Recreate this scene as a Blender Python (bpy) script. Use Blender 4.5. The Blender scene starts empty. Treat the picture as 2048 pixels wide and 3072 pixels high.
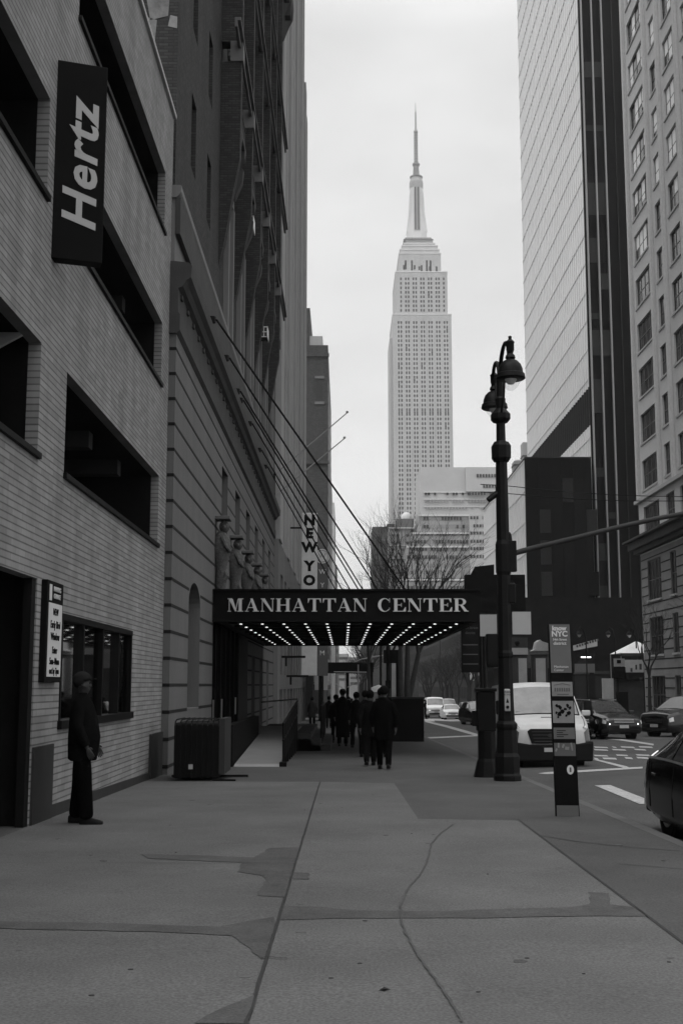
import bpy, bmesh, math, random
from mathutils import Vector, Matrix
R = math.radians
random.seed(7)
SC = bpy.context.scene
COL = SC.collection

# ---------------------------------------------------------------- camera
cam_d = bpy.data.cameras.new("camera")
cam = bpy.data.objects.new("camera", cam_d)
COL.objects.link(cam)
EYE = 1.45
PITCH = R(8.2)
YAW = 6 / 3600
SLOPE = 0.015
cam.location = (0, 0, EYE)
cam.rotation_euler = (R(90) + PITCH, 0, YAW)
cam_d.sensor_fit = 'HORIZONTAL'
cam_d.sensor_width = 24.0
cam_d.lens = 3600 / 2048 * 24.0
cam_d.clip_start = 0.1
cam_d.clip_end = 6000
SC.camera = cam

# ---------------------------------------------------------------- sky and sun (overcast)
SUN_EL, SUN_AZ = R(58), R(205)
w = bpy.data.worlds.new("World")
SC.world = w
w.use_nodes = True
nt = w.node_tree
nt.nodes.clear()
N = nt.nodes.new
L = nt.links.new
out = N('ShaderNodeOutputWorld'); bg = N('ShaderNodeBackground')
sky = N('ShaderNodeTexSky'); sky.sky_type = 'NISHITA'; sky.sun_disc = False
sky.sun_elevation = SUN_EL; sky.sun_rotation = SUN_AZ; sky.air_density = 1.0; sky.dust_density = 3.0
bw = N('ShaderNodeRGBToBW'); L(sky.outputs[0], bw.inputs[0])
tc = N('ShaderNodeTexCoord'); sep = N('ShaderNodeSeparateXYZ'); L(tc.outputs['Generated'], sep.inputs[0])
ramp = N('ShaderNodeValToRGB'); L(sep.outputs['Z'], ramp.inputs[0])
e = ramp.color_ramp.elements
e[0].position = 0.0; e[0].color = (.36, .36, .36, 1)
e[1].position = 1.0; e[1].color = (1.25, 1.25, 1.25, 1)
for p, c in ((.03, .425), (.18, .435), (.30, .42), (.50, .40), (.62, .62)):
    q = e.new(p); q.color = (c, c, c, 1)
noi = N('ShaderNodeTexNoise'); noi.inputs['Scale'].default_value = 3.6; noi.inputs['Detail'].default_value = 4
mp = N('ShaderNodeMapping'); mp.inputs['Scale'].default_value = (1, 1, 2.2); L(tc.outputs['Generated'], mp.inputs[0]); L(mp.outputs[0], noi.inputs['Vector'])
mr = N('ShaderNodeMapRange'); mr.inputs['From Min'].default_value = .3; mr.inputs['From Max'].default_value = .7
mr.inputs['To Min'].default_value = .86; mr.inputs['To Max'].default_value = 1.10; L(noi.outputs[0], mr.inputs[0])
m1 = N('ShaderNodeMath'); m1.operation = 'MULTIPLY'; L(ramp.outputs[0], m1.inputs[0]); L(mr.outputs[0], m1.inputs[1])
m2 = N('ShaderNodeMath'); m2.operation = 'MULTIPLY'; L(m1.outputs[0], m2.inputs[0]); m2.inputs[1].default_value = 20.0
m3 = N('ShaderNodeMath'); m3.operation = 'MULTIPLY_ADD'; L(bw.outputs[0], m3.inputs[0]); m3.inputs[1].default_value = .04; L(m2.outputs[0], m3.inputs[2])
L(m3.outputs[0], bg.inputs[0]); bg.inputs[1].default_value = 0.1
L(bg.outputs[0], out.inputs[0])

sd = bpy.data.lights.new("sun", 'SUN'); sd.energy = 0.9; sd.angle = R(35); sd.color = (1, 1, 1)
sun = bpy.data.objects.new("sun", sd); COL.objects.link(sun)
_d = Vector((math.sin(SUN_AZ) * math.cos(SUN_EL), math.cos(SUN_AZ) * math.cos(SUN_EL), math.sin(SUN_EL)))
sun.rotation_euler = _d.to_track_quat('Z', 'Y').to_euler()
sun.location = (0, -20, 60)

vs = SC.view_settings
vs.view_transform = 'Standard'; vs.look = 'None'; vs.exposure = 0.0; vs.gamma = 1.0; vs.use_curve_mapping = False
SC.cycles.use_denoising = True
SC.cycles.max_bounces = 5
SC.cycles.caustics_reflective = False
SC.cycles.caustics_refractive = False
SC.render.filter_size = 1.5

# ---------------------------------------------------------------- helpers
def gz(y):
    return -SLOPE * y

def ray(u, v):
    a = (u - 1024) / 3600; b = (1536 - v) / 3600
    x = a; y = math.cos(PITCH) - b * math.sin(PITCH); z = math.sin(PITCH) + b * math.cos(PITCH)
    c, s = math.cos(YAW), math.sin(YAW)
    return x * c - y * s, x * s + y * c, z

def og(u, v, dz=0.0):          # survey of the street plane
    r = ray(u, v); t = (EYE - dz) / -(r[2] + SLOPE * r[1])
    return r[0] * t, r[1] * t

def oy(u, v, Y):
    r = ray(u, v); t = Y / r[1]
    return r[0] * t, EYE + r[2] * t

def ox(u, v, X):
    r = ray(u, v); t = X / r[0]
    return r[1] * t, EYE + r[2] * t

MATS = {}
def mat(name, col, rough=.8, amt=.12, scale=6.0, bump=0.0, bscale=60.0, spec=.3, metal=0.0, emit=0.0, ior=None, coat=0.0, stretch=(1, 1, 1), fine=0.0, fscale=200.0):
    m = bpy.data.materials.new(name); m.use_nodes = True
    t = m.node_tree; b = t.nodes['Principled BSDF']
    b.inputs['Roughness'].default_value = rough
    b.inputs['Specular IOR Level'].default_value = spec
    b.inputs['Metallic'].default_value = metal
    if ior: b.inputs['IOR'].default_value = ior
    if coat: b.inputs['Coat Weight'].default_value = coat; b.inputs['Coat Roughness'].default_value = .05
    b.inputs['Base Color'].default_value = (col, col, col, 1)
    if emit:
        b.inputs['Emission Color'].default_value = (1, 1, 1, 1); b.inputs['Emission Strength'].default_value = emit
    tc = t.nodes.new('ShaderNodeTexCoord'); mpn = t.nodes.new('ShaderNodeMapping')
    mpn.inputs['Scale'].default_value = stretch
    t.links.new(tc.outputs['Object'], mpn.inputs[0])
    val = None
    if amt > 0:
        n = t.nodes.new('ShaderNodeTexNoise'); n.inputs['Scale'].default_value = scale; n.inputs['Detail'].default_value = 6
        n.inputs['Roughness'].default_value = .65
        t.links.new(mpn.outputs[0], n.inputs['Vector'])
        r = t.nodes.new('ShaderNodeMapRange'); r.inputs['From Min'].default_value = .25; r.inputs['From Max'].default_value = .75
        r.inputs['To Min'].default_value = col * (1 - amt); r.inputs['To Max'].default_value = col * (1 + amt)
        t.links.new(n.outputs[0], r.inputs[0]); val = r.outputs[0]
    if fine > 0:
        n = t.nodes.new('ShaderNodeTexNoise'); n.inputs['Scale'].default_value = fscale; n.inputs['Detail'].default_value = 2
        t.links.new(mpn.outputs[0], n.inputs['Vector'])
        r = t.nodes.new('ShaderNodeMapRange'); r.inputs['From Min'].default_value = .3; r.inputs['From Max'].default_value = .7
        r.inputs['To Min'].default_value = 1 - fine; r.inputs['To Max'].default_value = 1 + fine
        t.links.new(n.outputs[0], r.inputs[0])
        mm = t.nodes.new('ShaderNodeMath'); mm.operation = 'MULTIPLY'
        if val is not None: t.links.new(val, mm.inputs[0])
        else: mm.inputs[0].default_value = col
        t.links.new(r.outputs[0], mm.inputs[1]); val = mm.outputs[0]
    if val is not None: t.links.new(val, b.inputs['Base Color'])
    if bump > 0:
        n = t.nodes.new('ShaderNodeTexNoise'); n.inputs['Scale'].default_value = bscale; n.inputs['Detail'].default_value = 4
        t.links.new(mpn.outputs[0], n.inputs['Vector'])
        bn = t.nodes.new('ShaderNodeBump'); bn.inputs['Strength'].default_value = bump; bn.inputs['Distance'].default_value = .02
        t.links.new(n.outputs[0], bn.inputs['Height']); t.links.new(bn.outputs[0], b.inputs['Normal'])
    MATS[name] = m
    return m

def brickmat(name, col, mortar, bw_, bh, mort, axis='x', amt=.2, bump=.5, rough=.85, stain=.25, squash=.5, row=0):
    m = mat(name, col, rough, 0, spec=.25)
    t = m.node_tree; b = t.nodes['Principled BSDF']
    tc = t.nodes.new('ShaderNodeTexCoord'); s = t.nodes.new('ShaderNodeSeparateXYZ'); c = t.nodes.new('ShaderNodeCombineXYZ')
    t.links.new(tc.outputs['Object'], s.inputs[0])
    geo = t.nodes.new('ShaderNodeNewGeometry'); sn = t.nodes.new('ShaderNodeSeparateXYZ'); t.links.new(geo.outputs['True Normal'], sn.inputs[0])
    ab = t.nodes.new('ShaderNodeMath'); ab.operation = 'ABSOLUTE'; t.links.new(sn.outputs['X'], ab.inputs[0])
    gt = t.nodes.new('ShaderNodeMath'); gt.operation = 'GREATER_THAN'; t.links.new(ab.outputs[0], gt.inputs[0]); gt.inputs[1].default_value = .5
    mx = t.nodes.new('ShaderNodeMix'); t.links.new(gt.outputs[0], mx.inputs['Factor']); t.links.new(s.outputs['X'], mx.inputs['A']); t.links.new(s.outputs['Y'], mx.inputs['B'])
    t.links.new(mx.outputs['Result'], c.inputs[0]); t.links.new(s.outputs['Z'], c.inputs[1])
    br = t.nodes.new('ShaderNodeTexBrick'); t.links.new(c.outputs[0], br.inputs['Vector'])
    br.inputs['Scale'].default_value = 1; br.inputs['Brick Width'].default_value = bw_; br.inputs['Row Height'].default_value = bh
    br.inputs['Mortar Size'].default_value = mort; br.inputs['Mortar Smooth'].default_value = .3
    lo, hi = col * (1 - amt), col * (1 + amt)
    br.inputs['Color1'].default_value = (lo, lo, lo, 1); br.inputs['Color2'].default_value = (hi, hi, hi, 1)
    br.inputs['Mortar'].default_value = (mortar, mortar, mortar, 1); br.offset = squash
    n = t.nodes.new('ShaderNodeTexNoise'); n.inputs['Scale'].default_value = .7; n.inputs['Detail'].default_value = 8; n.inputs['Roughness'].default_value = .7
    mpn = t.nodes.new('ShaderNodeMapping'); mpn.inputs['Scale'].default_value = (1, 1.5, .22)
    t.links.new(tc.outputs['Object'], mpn.inputs[0]); t.links.new(mpn.outputs[0], n.inputs['Vector'])
    r = t.nodes.new('ShaderNodeMapRange'); r.inputs['From Min'].default_value = .3; r.inputs['From Max'].default_value = .7
    r.inputs['To Min'].default_value = 1 - stain; r.inputs['To Max'].default_value = 1 + stain * .5; t.links.new(n.outputs[0], r.inputs[0])
    mm = t.nodes.new('ShaderNodeMix'); mm.data_type = 'RGBA'; mm.blend_type = 'MULTIPLY'; mm.inputs['Factor'].default_value = 1
    t.links.new(br.outputs['Color'], mm.inputs['A']); t.links.new(r.outputs[0], mm.inputs['B'])
    res = mm.outputs['Result']
    if row:       # raked bed joints, their shadow painted into the colour
        md = t.nodes.new('ShaderNodeMath'); md.operation = 'PINGPONG'; t.links.new(s.outputs['Z'], md.inputs[0]); md.inputs[1].default_value = row / 2
        n2 = t.nodes.new('ShaderNodeTexNoise'); n2.inputs['Scale'].default_value = 3.0; n2.inputs['Detail'].default_value = 3; t.links.new(tc.outputs['Object'], n2.inputs['Vector'])
        ad = t.nodes.new('ShaderNodeMath'); ad.operation = 'MULTIPLY_ADD'; t.links.new(n2.outputs[0], ad.inputs[0]); ad.inputs[1].default_value = -row * .14; t.links.new(md.outputs[0], ad.inputs[2])
        r3 = t.nodes.new('ShaderNodeMapRange'); t.links.new(ad.outputs[0], r3.inputs[0]); r3.inputs['From Min'].default_value = -row * .02; r3.inputs['From Max'].default_value = row * .10; r3.inputs['To Min'].default_value = .50; r3.inputs['To Max'].default_value = 1
        m4 = t.nodes.new('ShaderNodeMix'); m4.data_type = 'RGBA'; m4.blend_type = 'MULTIPLY'; m4.inputs['Factor'].default_value = 1
        t.links.new(res, m4.inputs['A']); t.links.new(r3.outputs[0], m4.inputs['B']); res = m4.outputs['Result']
    t.links.new(res, b.inputs['Base Color'])
    bn = t.nodes.new('ShaderNodeBump'); bn.inputs['Strength'].default_value = bump; bn.inputs['Distance'].default_value = .01; bn.invert = True
    t.links.new(br.outputs['Fac'], bn.inputs['Height']); t.links.new(bn.outputs[0], b.inputs['Normal'])
    return m

class MB:
    def __init__(s): s.v = []; s.f = []
    def face(s, pts):
        i = len(s.v); s.v += [tuple(p) for p in pts]; s.f.append(tuple(range(i, i + len(pts)))); return s
    def box(s, x0, x1, y0, y1, z0, z1):
        i = len(s.v)
        s.v += [(x0, y0, z0), (x1, y0, z0), (x1, y1, z0), (x0, y1, z0), (x0, y0, z1), (x1, y0, z1), (x1, y1, z1), (x0, y1, z1)]
        s.f += [tuple(i + k for k in q) for q in ((0, 3, 2, 1), (4, 5, 6, 7), (0, 1, 5, 4), (1, 2, 6, 5), (2, 3, 7, 6), (3, 0, 4, 7))]
        return s
    def obox(s, c, size, rz=0, rx=0, ry=0):      # oriented box
        M = Matrix.Translation(c) @ Matrix.Rotation(rz, 4, 'Z') @ Matrix.Rotation(rx, 4, 'X') @ Matrix.Rotation(ry, 4, 'Y')
        i = len(s.v); a, b, c_ = size[0] / 2, size[1] / 2, size[2] / 2
        for p in ((-a, -b, -c_), (a, -b, -c_), (a, b, -c_), (-a, b, -c_), (-a, -b, c_), (a, -b, c_), (a, b, c_), (-a, b, c_)):
            s.v.append(tuple(M @ Vector(p)))
        s.f += [tuple(i + k for k in q) for q in ((0, 3, 2, 1), (4, 5, 6, 7), (0, 1, 5, 4), (1, 2, 6, 5), (2, 3, 7, 6), (3, 0, 4, 7))]
        return s
    def tube(s, pts, rad, n=8, cap=True):
        pts = [Vector(p) for p in pts]
        if not isinstance(rad, (list, tuple)): rad = [rad] * len(pts)
        i0 = len(s.v)
        up = Vector((0, 0, 1))
        for k, p in enumerate(pts):
            d = (pts[min(k + 1, len(pts) - 1)] - pts[max(k - 1, 0)])
            if d.length < 1e-9: d = Vector((0, 0, 1))
            d.normalize()
            if k == 0: a = d.cross(up if abs(d.z) < .95 else Vector((0, 1, 0)))
            else: a = a - d * a.dot(d)          # carry the frame along so that bends do not twist
            if a.length < 1e-6: a = d.cross(up if abs(d.z) < .95 else Vector((0, 1, 0)))
            a.normalize(); b = d.cross(a)
            for j in range(n):
                t = 2 * math.pi * j / n
                s.v.append(tuple(p + (a * math.cos(t) + b * math.sin(t)) * rad[k]))
        for k in range(len(pts) - 1):
            for j in range(n):
                q = i0 + k * n
                s.f.append((q + j, q + n + j, q + n + (j + 1) % n, q + (j + 1) % n))
        if cap:
            s.f.append(tuple(i0 + j for j in range(n))); s.f.append(tuple(i0 + (len(pts) - 1) * n + j for j in reversed(range(n))))
        return s
    def lathe(s, prof, c=(0, 0, 0), n=16, ph=0.0, sx=1.0, sy=1.0):       # prof: (radius, z)
        i0 = len(s.v)
        for r, z in prof:
            for j in range(n):
                t = 2 * math.pi * j / n + ph
                s.v.append((c[0] + r * math.cos(t) * sx, c[1] + r * math.sin(t) * sy, c[2] + z))
        for k in range(len(prof) - 1):
            for j in range(n):
                q = i0 + k * n
                s.f.append((q + j, q + (j + 1) % n, q + n + (j + 1) % n, q + n + j))
        s.f.append(tuple(i0 + j for j in reversed(range(n)))); s.f.append(tuple(i0 + (len(prof) - 1) * n + j for j in range(n)))
        return s
    def ball(s, c, r, n=12, m=8, sx=1, sy=1, sz=1):
        prof = [(max(1e-4, math.sin(math.pi * k / m)) * r, -math.cos(math.pi * k / m) * r * sz) for k in range(m + 1)]
        return s.lathe(prof, c, n, 0, sx, sy)
    def prism(s, poly, d0, d1, axis='y'):        # poly in the plane perpendicular to axis
        def P(a, b, d): return {'y': (a, d, b), 'x': (d, a, b), 'z': (a, b, d)}[axis]
        n = len(poly); i = len(s.v)
        s.v += [P(a, b, d0) for a, b in poly] + [P(a, b, d1) for a, b in poly]
        s.f.append(tuple(i + k for k in range(n))); s.f.append(tuple(i + n + k for k in reversed(range(n))))
        for k in range(n): s.f.append((i + k, i + n + k, i + n + (k + 1) % n, i + (k + 1) % n))
        return s
    def build(s, name, m, parent=None, smooth=False, bevel=0, **props):
        me = bpy.data.meshes.new(name); me.from_pydata(s.v, [], s.f); me.update()
        bm = bmesh.new(); bm.from_mesh(me)
        if name in ('hat', 'hair'): bmesh.ops.remove_doubles(bm, verts=bm.verts, dist=1e-4)
        bmesh.ops.recalc_face_normals(bm, faces=bm.faces); bm.to_mesh(me); bm.free()
        if m: me.materials.append(MATS[m] if isinstance(m, str) else m)
        if smooth:
            for p in me.polygons: p.use_smooth = True
            try: me.set_sharp_from_angle(angle=R(40))
            except Exception: pass
        o = bpy.data.objects.new(name, me); COL.objects.link(o)
        if parent: o.parent = parent
        if bevel:
            bv = o.modifiers.new('bevel', 'BEVEL'); bv.width = bevel; bv.segments = 2; bv.limit_method = 'ANGLE'
        for k, v in props.items(): o[k] = v
        return o

def thing(name, label, cat, loc=(0, 0, 0), rz=0, group=None, rx=0):
    o = bpy.data.objects.new(name, None); COL.objects.link(o)
    o.empty_display_size = .2
    o.location = loc; o.rotation_euler = (rx, 0, rz); o['label'] = label; o['category'] = cat
    if group: o['group'] = group
    return o

def copy_thing(root, loc, rz=None, label=None, group=None):
    r = root.copy(); COL.objects.link(r); r.location = loc
    if rz is not None: r.rotation_euler = (root.rotation_euler[0], 0, rz)
    if label: r['label'] = label
    if group: r['group'] = group
    for ch in list(root.children):
        c = ch.copy(); COL.objects.link(c); c.parent = r
        for g in list(ch.children):
            d = g.copy(); COL.objects.link(d); d.parent = c
    return r

def struct(name, mb, m, **k):
    o = mb.build(name, m, **k); o['kind'] = 'structure'; return o

BAKE = []
def text(body, m, parent, loc, size, rot, name='lettering', extrude=.004, offset=0.0, shear=0.0, sx=1.0, align='CENTER', spacing=1.0):
    cu = bpy.data.curves.new(name, 'FONT'); cu.body = body; cu.size = size; cu.extrude = extrude; cu.offset = offset; cu.shear = shear
    cu.align_x = align; cu.align_y = 'CENTER'; cu.resolution_u = 3; cu.space_character = spacing
    cu.materials.append(MATS[m])
    o = bpy.data.objects.new(name, cu); COL.objects.link(o); o.parent = parent
    o.location = loc; o.rotation_euler = rot; o.scale = (sx, 1, 1)
    BAKE.append(o)
    return o

def bake_all():
    dg = bpy.context.evaluated_depsgraph_get(); dg.update()
    done = []
    for o in BAKE:
        ev = o.evaluated_get(dg)
        me = bpy.data.meshes.new_from_object(ev, preserve_all_data_layers=False, depsgraph=dg)
        me.name = o.name; done.append((o, me))
    for o, me in done:
        if o.type == 'FONT':
            n = bpy.data.objects.new('x', me); COL.objects.link(n); n.parent = o.parent
            n.location = o.location; n.rotation_euler = o.rotation_euler; n.scale = o.scale
            for k in o.keys(): n[k] = o[k]
            nm = o.name; cu = o.data
            bpy.data.objects.remove(o); bpy.data.curves.remove(cu); n.name = nm
        else:
            o.modifiers.clear(); o.data = me

def facade(mb, axis, const, a0, a1, z0, z1, holes, depth):
    """flat wall with real openings; reveals go `depth` (signed) behind the face"""
    As = sorted({a0, a1, *[h[0] for h in holes], *[h[1] for h in holes]})
    Zs = sorted({z0, z1, *[h[2] for h in holes], *[h[3] for h in holes]})
    As = [a for a in As if a0 <= a <= a1]; Zs = [z for z in Zs if z0 <= z <= z1]
    def P(a, z, d=0.0): return (const + d, a, z) if axis == 'x' else (a, const + d, z)
    for i in range(len(As) - 1):
        ca = (As[i] + As[i + 1]) / 2
        run = None
        for j in range(len(Zs) - 1):
            cz = (Zs[j] + Zs[j + 1]) / 2
            inside = any(h[0] < ca < h[1] and h[2] < cz < h[3] for h in holes)
            if not inside:
                if run is None: run = Zs[j]
            if (inside or j == len(Zs) - 2) and run is not None:
                top = Zs[j] if inside else Zs[j + 1]
                mb.face([P(As[i], run), P(As[i + 1], run), P(As[i + 1], top), P(As[i], top)]); run = None
    for h in holes:
        b0, b1, y0, y1 = h[:4]
        mb.face([P(b0, y0), P(b1, y0), P(b1, y0, depth), P(b0, y0, depth)])
        mb.face([P(b0, y1), P(b1, y1), P(b1, y1, depth), P(b0, y1, depth)])
        mb.face([P(b0, y0), P(b0, y1), P(b0, y1, depth), P(b0, y0, depth)])
        mb.face([P(b1, y0), P(b1, y1), P(b1, y1, depth), P(b1, y0, depth)])

MANY = {}
def part_box(t_, o_, name, m_, *bx):      # repeated part: the first 100 are parts of their own, the rest one 'stuff' part
    key = (t_.name, name); r_ = MANY.setdefault(key, [0, MB(), o_, m_, t_])
    r_[0] += 1
    if r_[0] <= 100: return local(MB().box(*bx), o_).build(name, m_, t_)
    r_[1].box(*bx)
def flush_parts():
    for (tn, name), (n, mb_, o_, m_, t_) in MANY.items():
        if mb_.v: o = local(mb_, o_).build(name, m_, t_); o['kind'] = 'stuff'

# ---------------------------------------------------------------- materials
mat('slab', .094, .9, .26, .6, bump=.25, bscale=70, fine=.30, fscale=60)
mat('slab_dark', .060, .9, .28, .6, bump=.25, bscale=70, fine=.28, fscale=60)
mat('patch', .063, .9, .30, 3, bump=.25, bscale=70, fine=.26, fscale=60)
mat('joint', .03, .95, .3, 5)
mat('kerb', .085, .85, .2, 2, bump=.2)
mat('asphalt', .058, .9, .28, .5, bump=.35, bscale=90, fine=.42, fscale=38)
mat('paint', .34, .8, .25, 8, fine=.3, fscale=25)
mat('ground', .12, .9, .2, .2)
brickmat('pale_brick', .255, .205, .405, .0847, .005, amt=.15, stain=.32, row=.0847)
mat('coping', .4, .6, .1, 4)
mat('dark_metal', .006, .6, .2, 4, spec=.12)
mat('black_paint', .005, .5, .25, 8, spec=.12)
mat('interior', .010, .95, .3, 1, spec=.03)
mat('panel', .035, .7, .15, 3, spec=.15)
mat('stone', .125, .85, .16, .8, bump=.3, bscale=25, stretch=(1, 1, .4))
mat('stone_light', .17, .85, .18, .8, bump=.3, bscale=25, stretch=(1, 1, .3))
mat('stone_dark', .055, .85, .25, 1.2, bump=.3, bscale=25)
mat('groove', .012, .95, .1, 3)
mat('carved', .085, .8, .5, 12, bump=1.0, bscale=22)
brickmat('dark_brick', .043, .028, .22, .075, .012, amt=.3, stain=.35)
brickmat('far_brick', .07, .045, .5, .2, .03, amt=.25, stain=.25)
mat('glass', .012, .06, 0, spec=.6)
mat('glass_mid', .02, .12, .3, .5, spec=.3)
mat('hotel_pale', .33, .8, .2, .3, stretch=(1, 1, .06))
mat('hotel_dark', .07, .8, .25, .3, stretch=(1, 1, .06))
mat('empire_stone', .44, .8, .12, .09, spec=.2, stretch=(1, 1, .25), fine=.05, fscale=.6)
mat('empire_trim', .62, .5, .05, .1)
mat('empire_window', .055, .4, .45, .35, spec=.2)
mat('empire_metal', .33, .5, .1, .3)
mat('empire_grey', .22, .6, .2, .3, spec=.2)
mat('white_block', .46, .8, .10, .08)
mat('white_block_dim', .33, .8, .15, .08)
mat('band_window', .05, .3, .5, .15, spec=.2)
mat('ornate', .27, .8, .25, .3)
mat('curtain_sky', .70, .3, .07, .03, spec=.8)  # street-side glass: its bright sky reflection is put into the base colour
mat('curtain_line', .60, .5, .1, .1)
mat('curtain_dark', .006, .5, .35, .05, spec=.08)  # same glass on the west faces, darkened to leave sky reflection out
mat('curtain_band', .03, .6, .3, .2, spec=.15)
mat('mullion', .30, .5, .1, .3)
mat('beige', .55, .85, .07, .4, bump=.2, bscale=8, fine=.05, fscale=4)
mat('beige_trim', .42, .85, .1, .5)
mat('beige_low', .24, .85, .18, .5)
mat('cornice_dark', .035, .8, .3, 1)
mat('win_frame', .06, .5, .1, 3)
mat('blind', .90, .6, .04, 1)
mat('white_paint', .78, .4, .05, 2)
mat('van_white', .44, .35, .10, 3, coat=.3)
mat('black_gloss', .003, .14, 0, spec=.14)
mat('car_dark', .008, .2, 0, spec=.4, coat=.3)
mat('car_grey', .12, .3, .05, 1, coat=.4)
mat('tyre', .007, .9, .1, 20, spec=.1)
mat('rim', .25, .3, 0, metal=.7)
mat('chrome', .75, .28, 0, metal=1)
mat('lens', .55, .12, 0, spec=.8)
mat('lens_dark', .06, .1, .3, 12, spec=.9)
mat('headlight_on', .9, .3, 0, emit=2.5)
mat('car_glass', .02, .05, 0, spec=1.0, ior=1.6)
mat('windscreen', .13, .10, .5, 1.6, spec=.7)
mat('plastic', .008, .7, .1, 10, spec=.1)
mat('bulb', .9, .4, 0, emit=.95)
mat('lamp_glass', .62, .2, .15, 6, spec=.6)
mat('sign_letter', .42, .6, .08, 3)
mat('sign_letter_white', .55, .6, .05, 3)
mat('sign_black', .005, .7, .2, 5, spec=.08)
mat('sign_grey', .09, .6, .08, 3)
mat('sign_pale', .58, .6, .1, 3)
mat('plate', .34, .6, .06, 3)
mat('totem_grey', .11, .55, .08, 4)
mat('totem_pale', .2, .55, .2, 9)
mat('skin', .10, .7, .1, 10, spec=.15)
mat('skin_dark', .035, .6, .1, 10)
mat('cloth_black', .003, .95, .3, 14, bump=.4, bscale=30, spec=.02)
mat('cloth_dark', .005, .95, .3, 14, bump=.4, bscale=30, spec=.02)
mat('cloth_grey', .018, .95, .25, 14, spec=.04)
mat('shoe', .004, .6, .1, 10, spec=.15)
mat('hair', .004, .9, .2, 30, spec=.05)
mat('bark', .03, .95, .3, 6)
mat('tree_far', .03, .95, .3, 6)
mat('ramp_top', .17, .8, .12, 2, fine=.1)
mat('ramp_lip', .25, .7, .1, 2)
mat('tent', .8, .7, .04, 1)
mat('pole_light', .3, .5, .1, 4)
mat('shop_pale', .45, .8, .25, .6)
mat('shop_mid', .06, .8, .4, .8, spec=.15)
mat('shop_dark', .010, .8, .5, .7, spec=.1)
mat('stain', .19, .9, .5, 2.2)

# ================================================================ THE GROUND
def sheet(name, pts, m, dz, kind='structure'):
    mb = MB(); mb.face([(x, y, gz(y) + dz) for x, y in pts]); o = mb.build(name, m)
    for p in o.data.polygons:
        if p.normal.z < 0: p.flip()
    if kind: o['kind'] = kind
    return o

DD = 1.30612
def dpts(l, dz=0.0): return [og(x * DD, y * DD, dz) for x, y in l]

sheet('ground', [(-900, -80), (900, -80), (900, 2600), (-900, 2600)], 'ground', -.32)
mb = MB()
xs = [3.6, 5, 8, 12.8, 17.6, 20.6, 22.0]; zc = [-.15, -.12, -.05, -.02, -.05, -.12, -.15]
ys = [-30, 0, 30, 60, 112, 136, 300, 700, 1200]
for j in range(len(ys) - 1):
    for i in range(len(xs) - 1):
        mb.face([(xs[i], ys[j], gz(ys[j]) + zc[i]), (xs[i + 1], ys[j], gz(ys[j]) + zc[i + 1]), (xs[i + 1], ys[j + 1], gz(ys[j + 1]) + zc[i + 1]), (xs[i], ys[j + 1], gz(ys[j + 1]) + zc[i])])
struct('road', mb, 'asphalt')
sheet('road_avenue', [(-300, 112), (300, 112), (300, 136), (-300, 136)], 'asphalt', -.16)
for nm, x0, x1, y0, y1 in (('sidewalk', -40, 3.45, -30, 112), ('sidewalk', -60, 3.45, 136, 1200), ('sidewalk_far_side', 22.15, 60, -30, 112), ('sidewalk_far_side', 22.15, 60, 136, 1200)):
    sheet(nm, [(x0, y0), (x1, y0), (x1, y1), (x0, y1)], 'slab_dark', 0)
for x0, x1 in ((3.45, 3.6), (22.0, 22.15)):
    for y0, y1 in ((-30, 112), (136, 1200)):
        mb = MB(); k = 0
        z = .0015
        mb.v = [(x0, y0, gz(y0) + z), (x1, y0, gz(y0) + z), (x1, y1, gz(y1) + z), (x0, y1, gz(y1) + z), (x0, y0, gz(y0) - .3), (x1, y0, gz(y0) - .3), (x1, y1, gz(y1) - .3), (x0, y1, gz(y1) - .3)]
        mb.f = [(0, 1, 2, 3), (0, 4, 5, 1), (1, 5, 6, 2), (2, 6, 7, 3), (3, 7, 4, 0)]
        struct('kerb', mb, 'kerb')
# pale newer concrete slabs on the older darker pavement
jt, jb = og(735 * DD, 1797 * DD), og(567 * DD, 2352 * DD)
def jx(y): return jt[0] + (jb[0] - jt[0]) * (y - jt[1]) / (jb[1] - jt[1])
WL = -3.74
ytop = jt[1]
b1 = og(905 * DD, 1800 * DD); b2 = og(960 * DD, 1882 * DD); b3 = og(1190 * DD, 1886 * DD); b4 = og(1568 * DD, 2172 * DD)
sheet('pavement', [(WL, -5), (jx(-5) - .012, -5), (jx(ytop) - .012, ytop), (WL, ytop + .2)], 'slab', .004)
sheet('pavement', [(jx(-5) + .012, -5), (b4[0], -5), b4, b3, b2, b1, (jx(ytop) + .012, ytop)], 'slab', .004)
def strip(name, pts, wd, m, dz):
    mb = MB()
    for i in range(len(pts) - 1):
        (x0, y0), (x1, y1) = pts[i], pts[i + 1]
        dx, dy = x1 - x0, y1 - y0; l = math.hypot(dx, dy) or 1
        a = wd(i) if callable(wd) else wd; b = wd(i + 1) if callable(wd) else wd
        nx, ny = -dy / l / 2, dx / l / 2
        mb.face([(x0 - nx * a, y0 - ny * a, gz(y0) + dz), (x1 - nx * b, y1 - ny * b, gz(y1) + dz), (x1 + nx * b, y1 + ny * b, gz(y1) + dz), (x0 + nx * a, y0 + ny * a, gz(y0) + dz)])
    o = struct(name, mb, m)
    return o
rj2 = random.Random(77)
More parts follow.
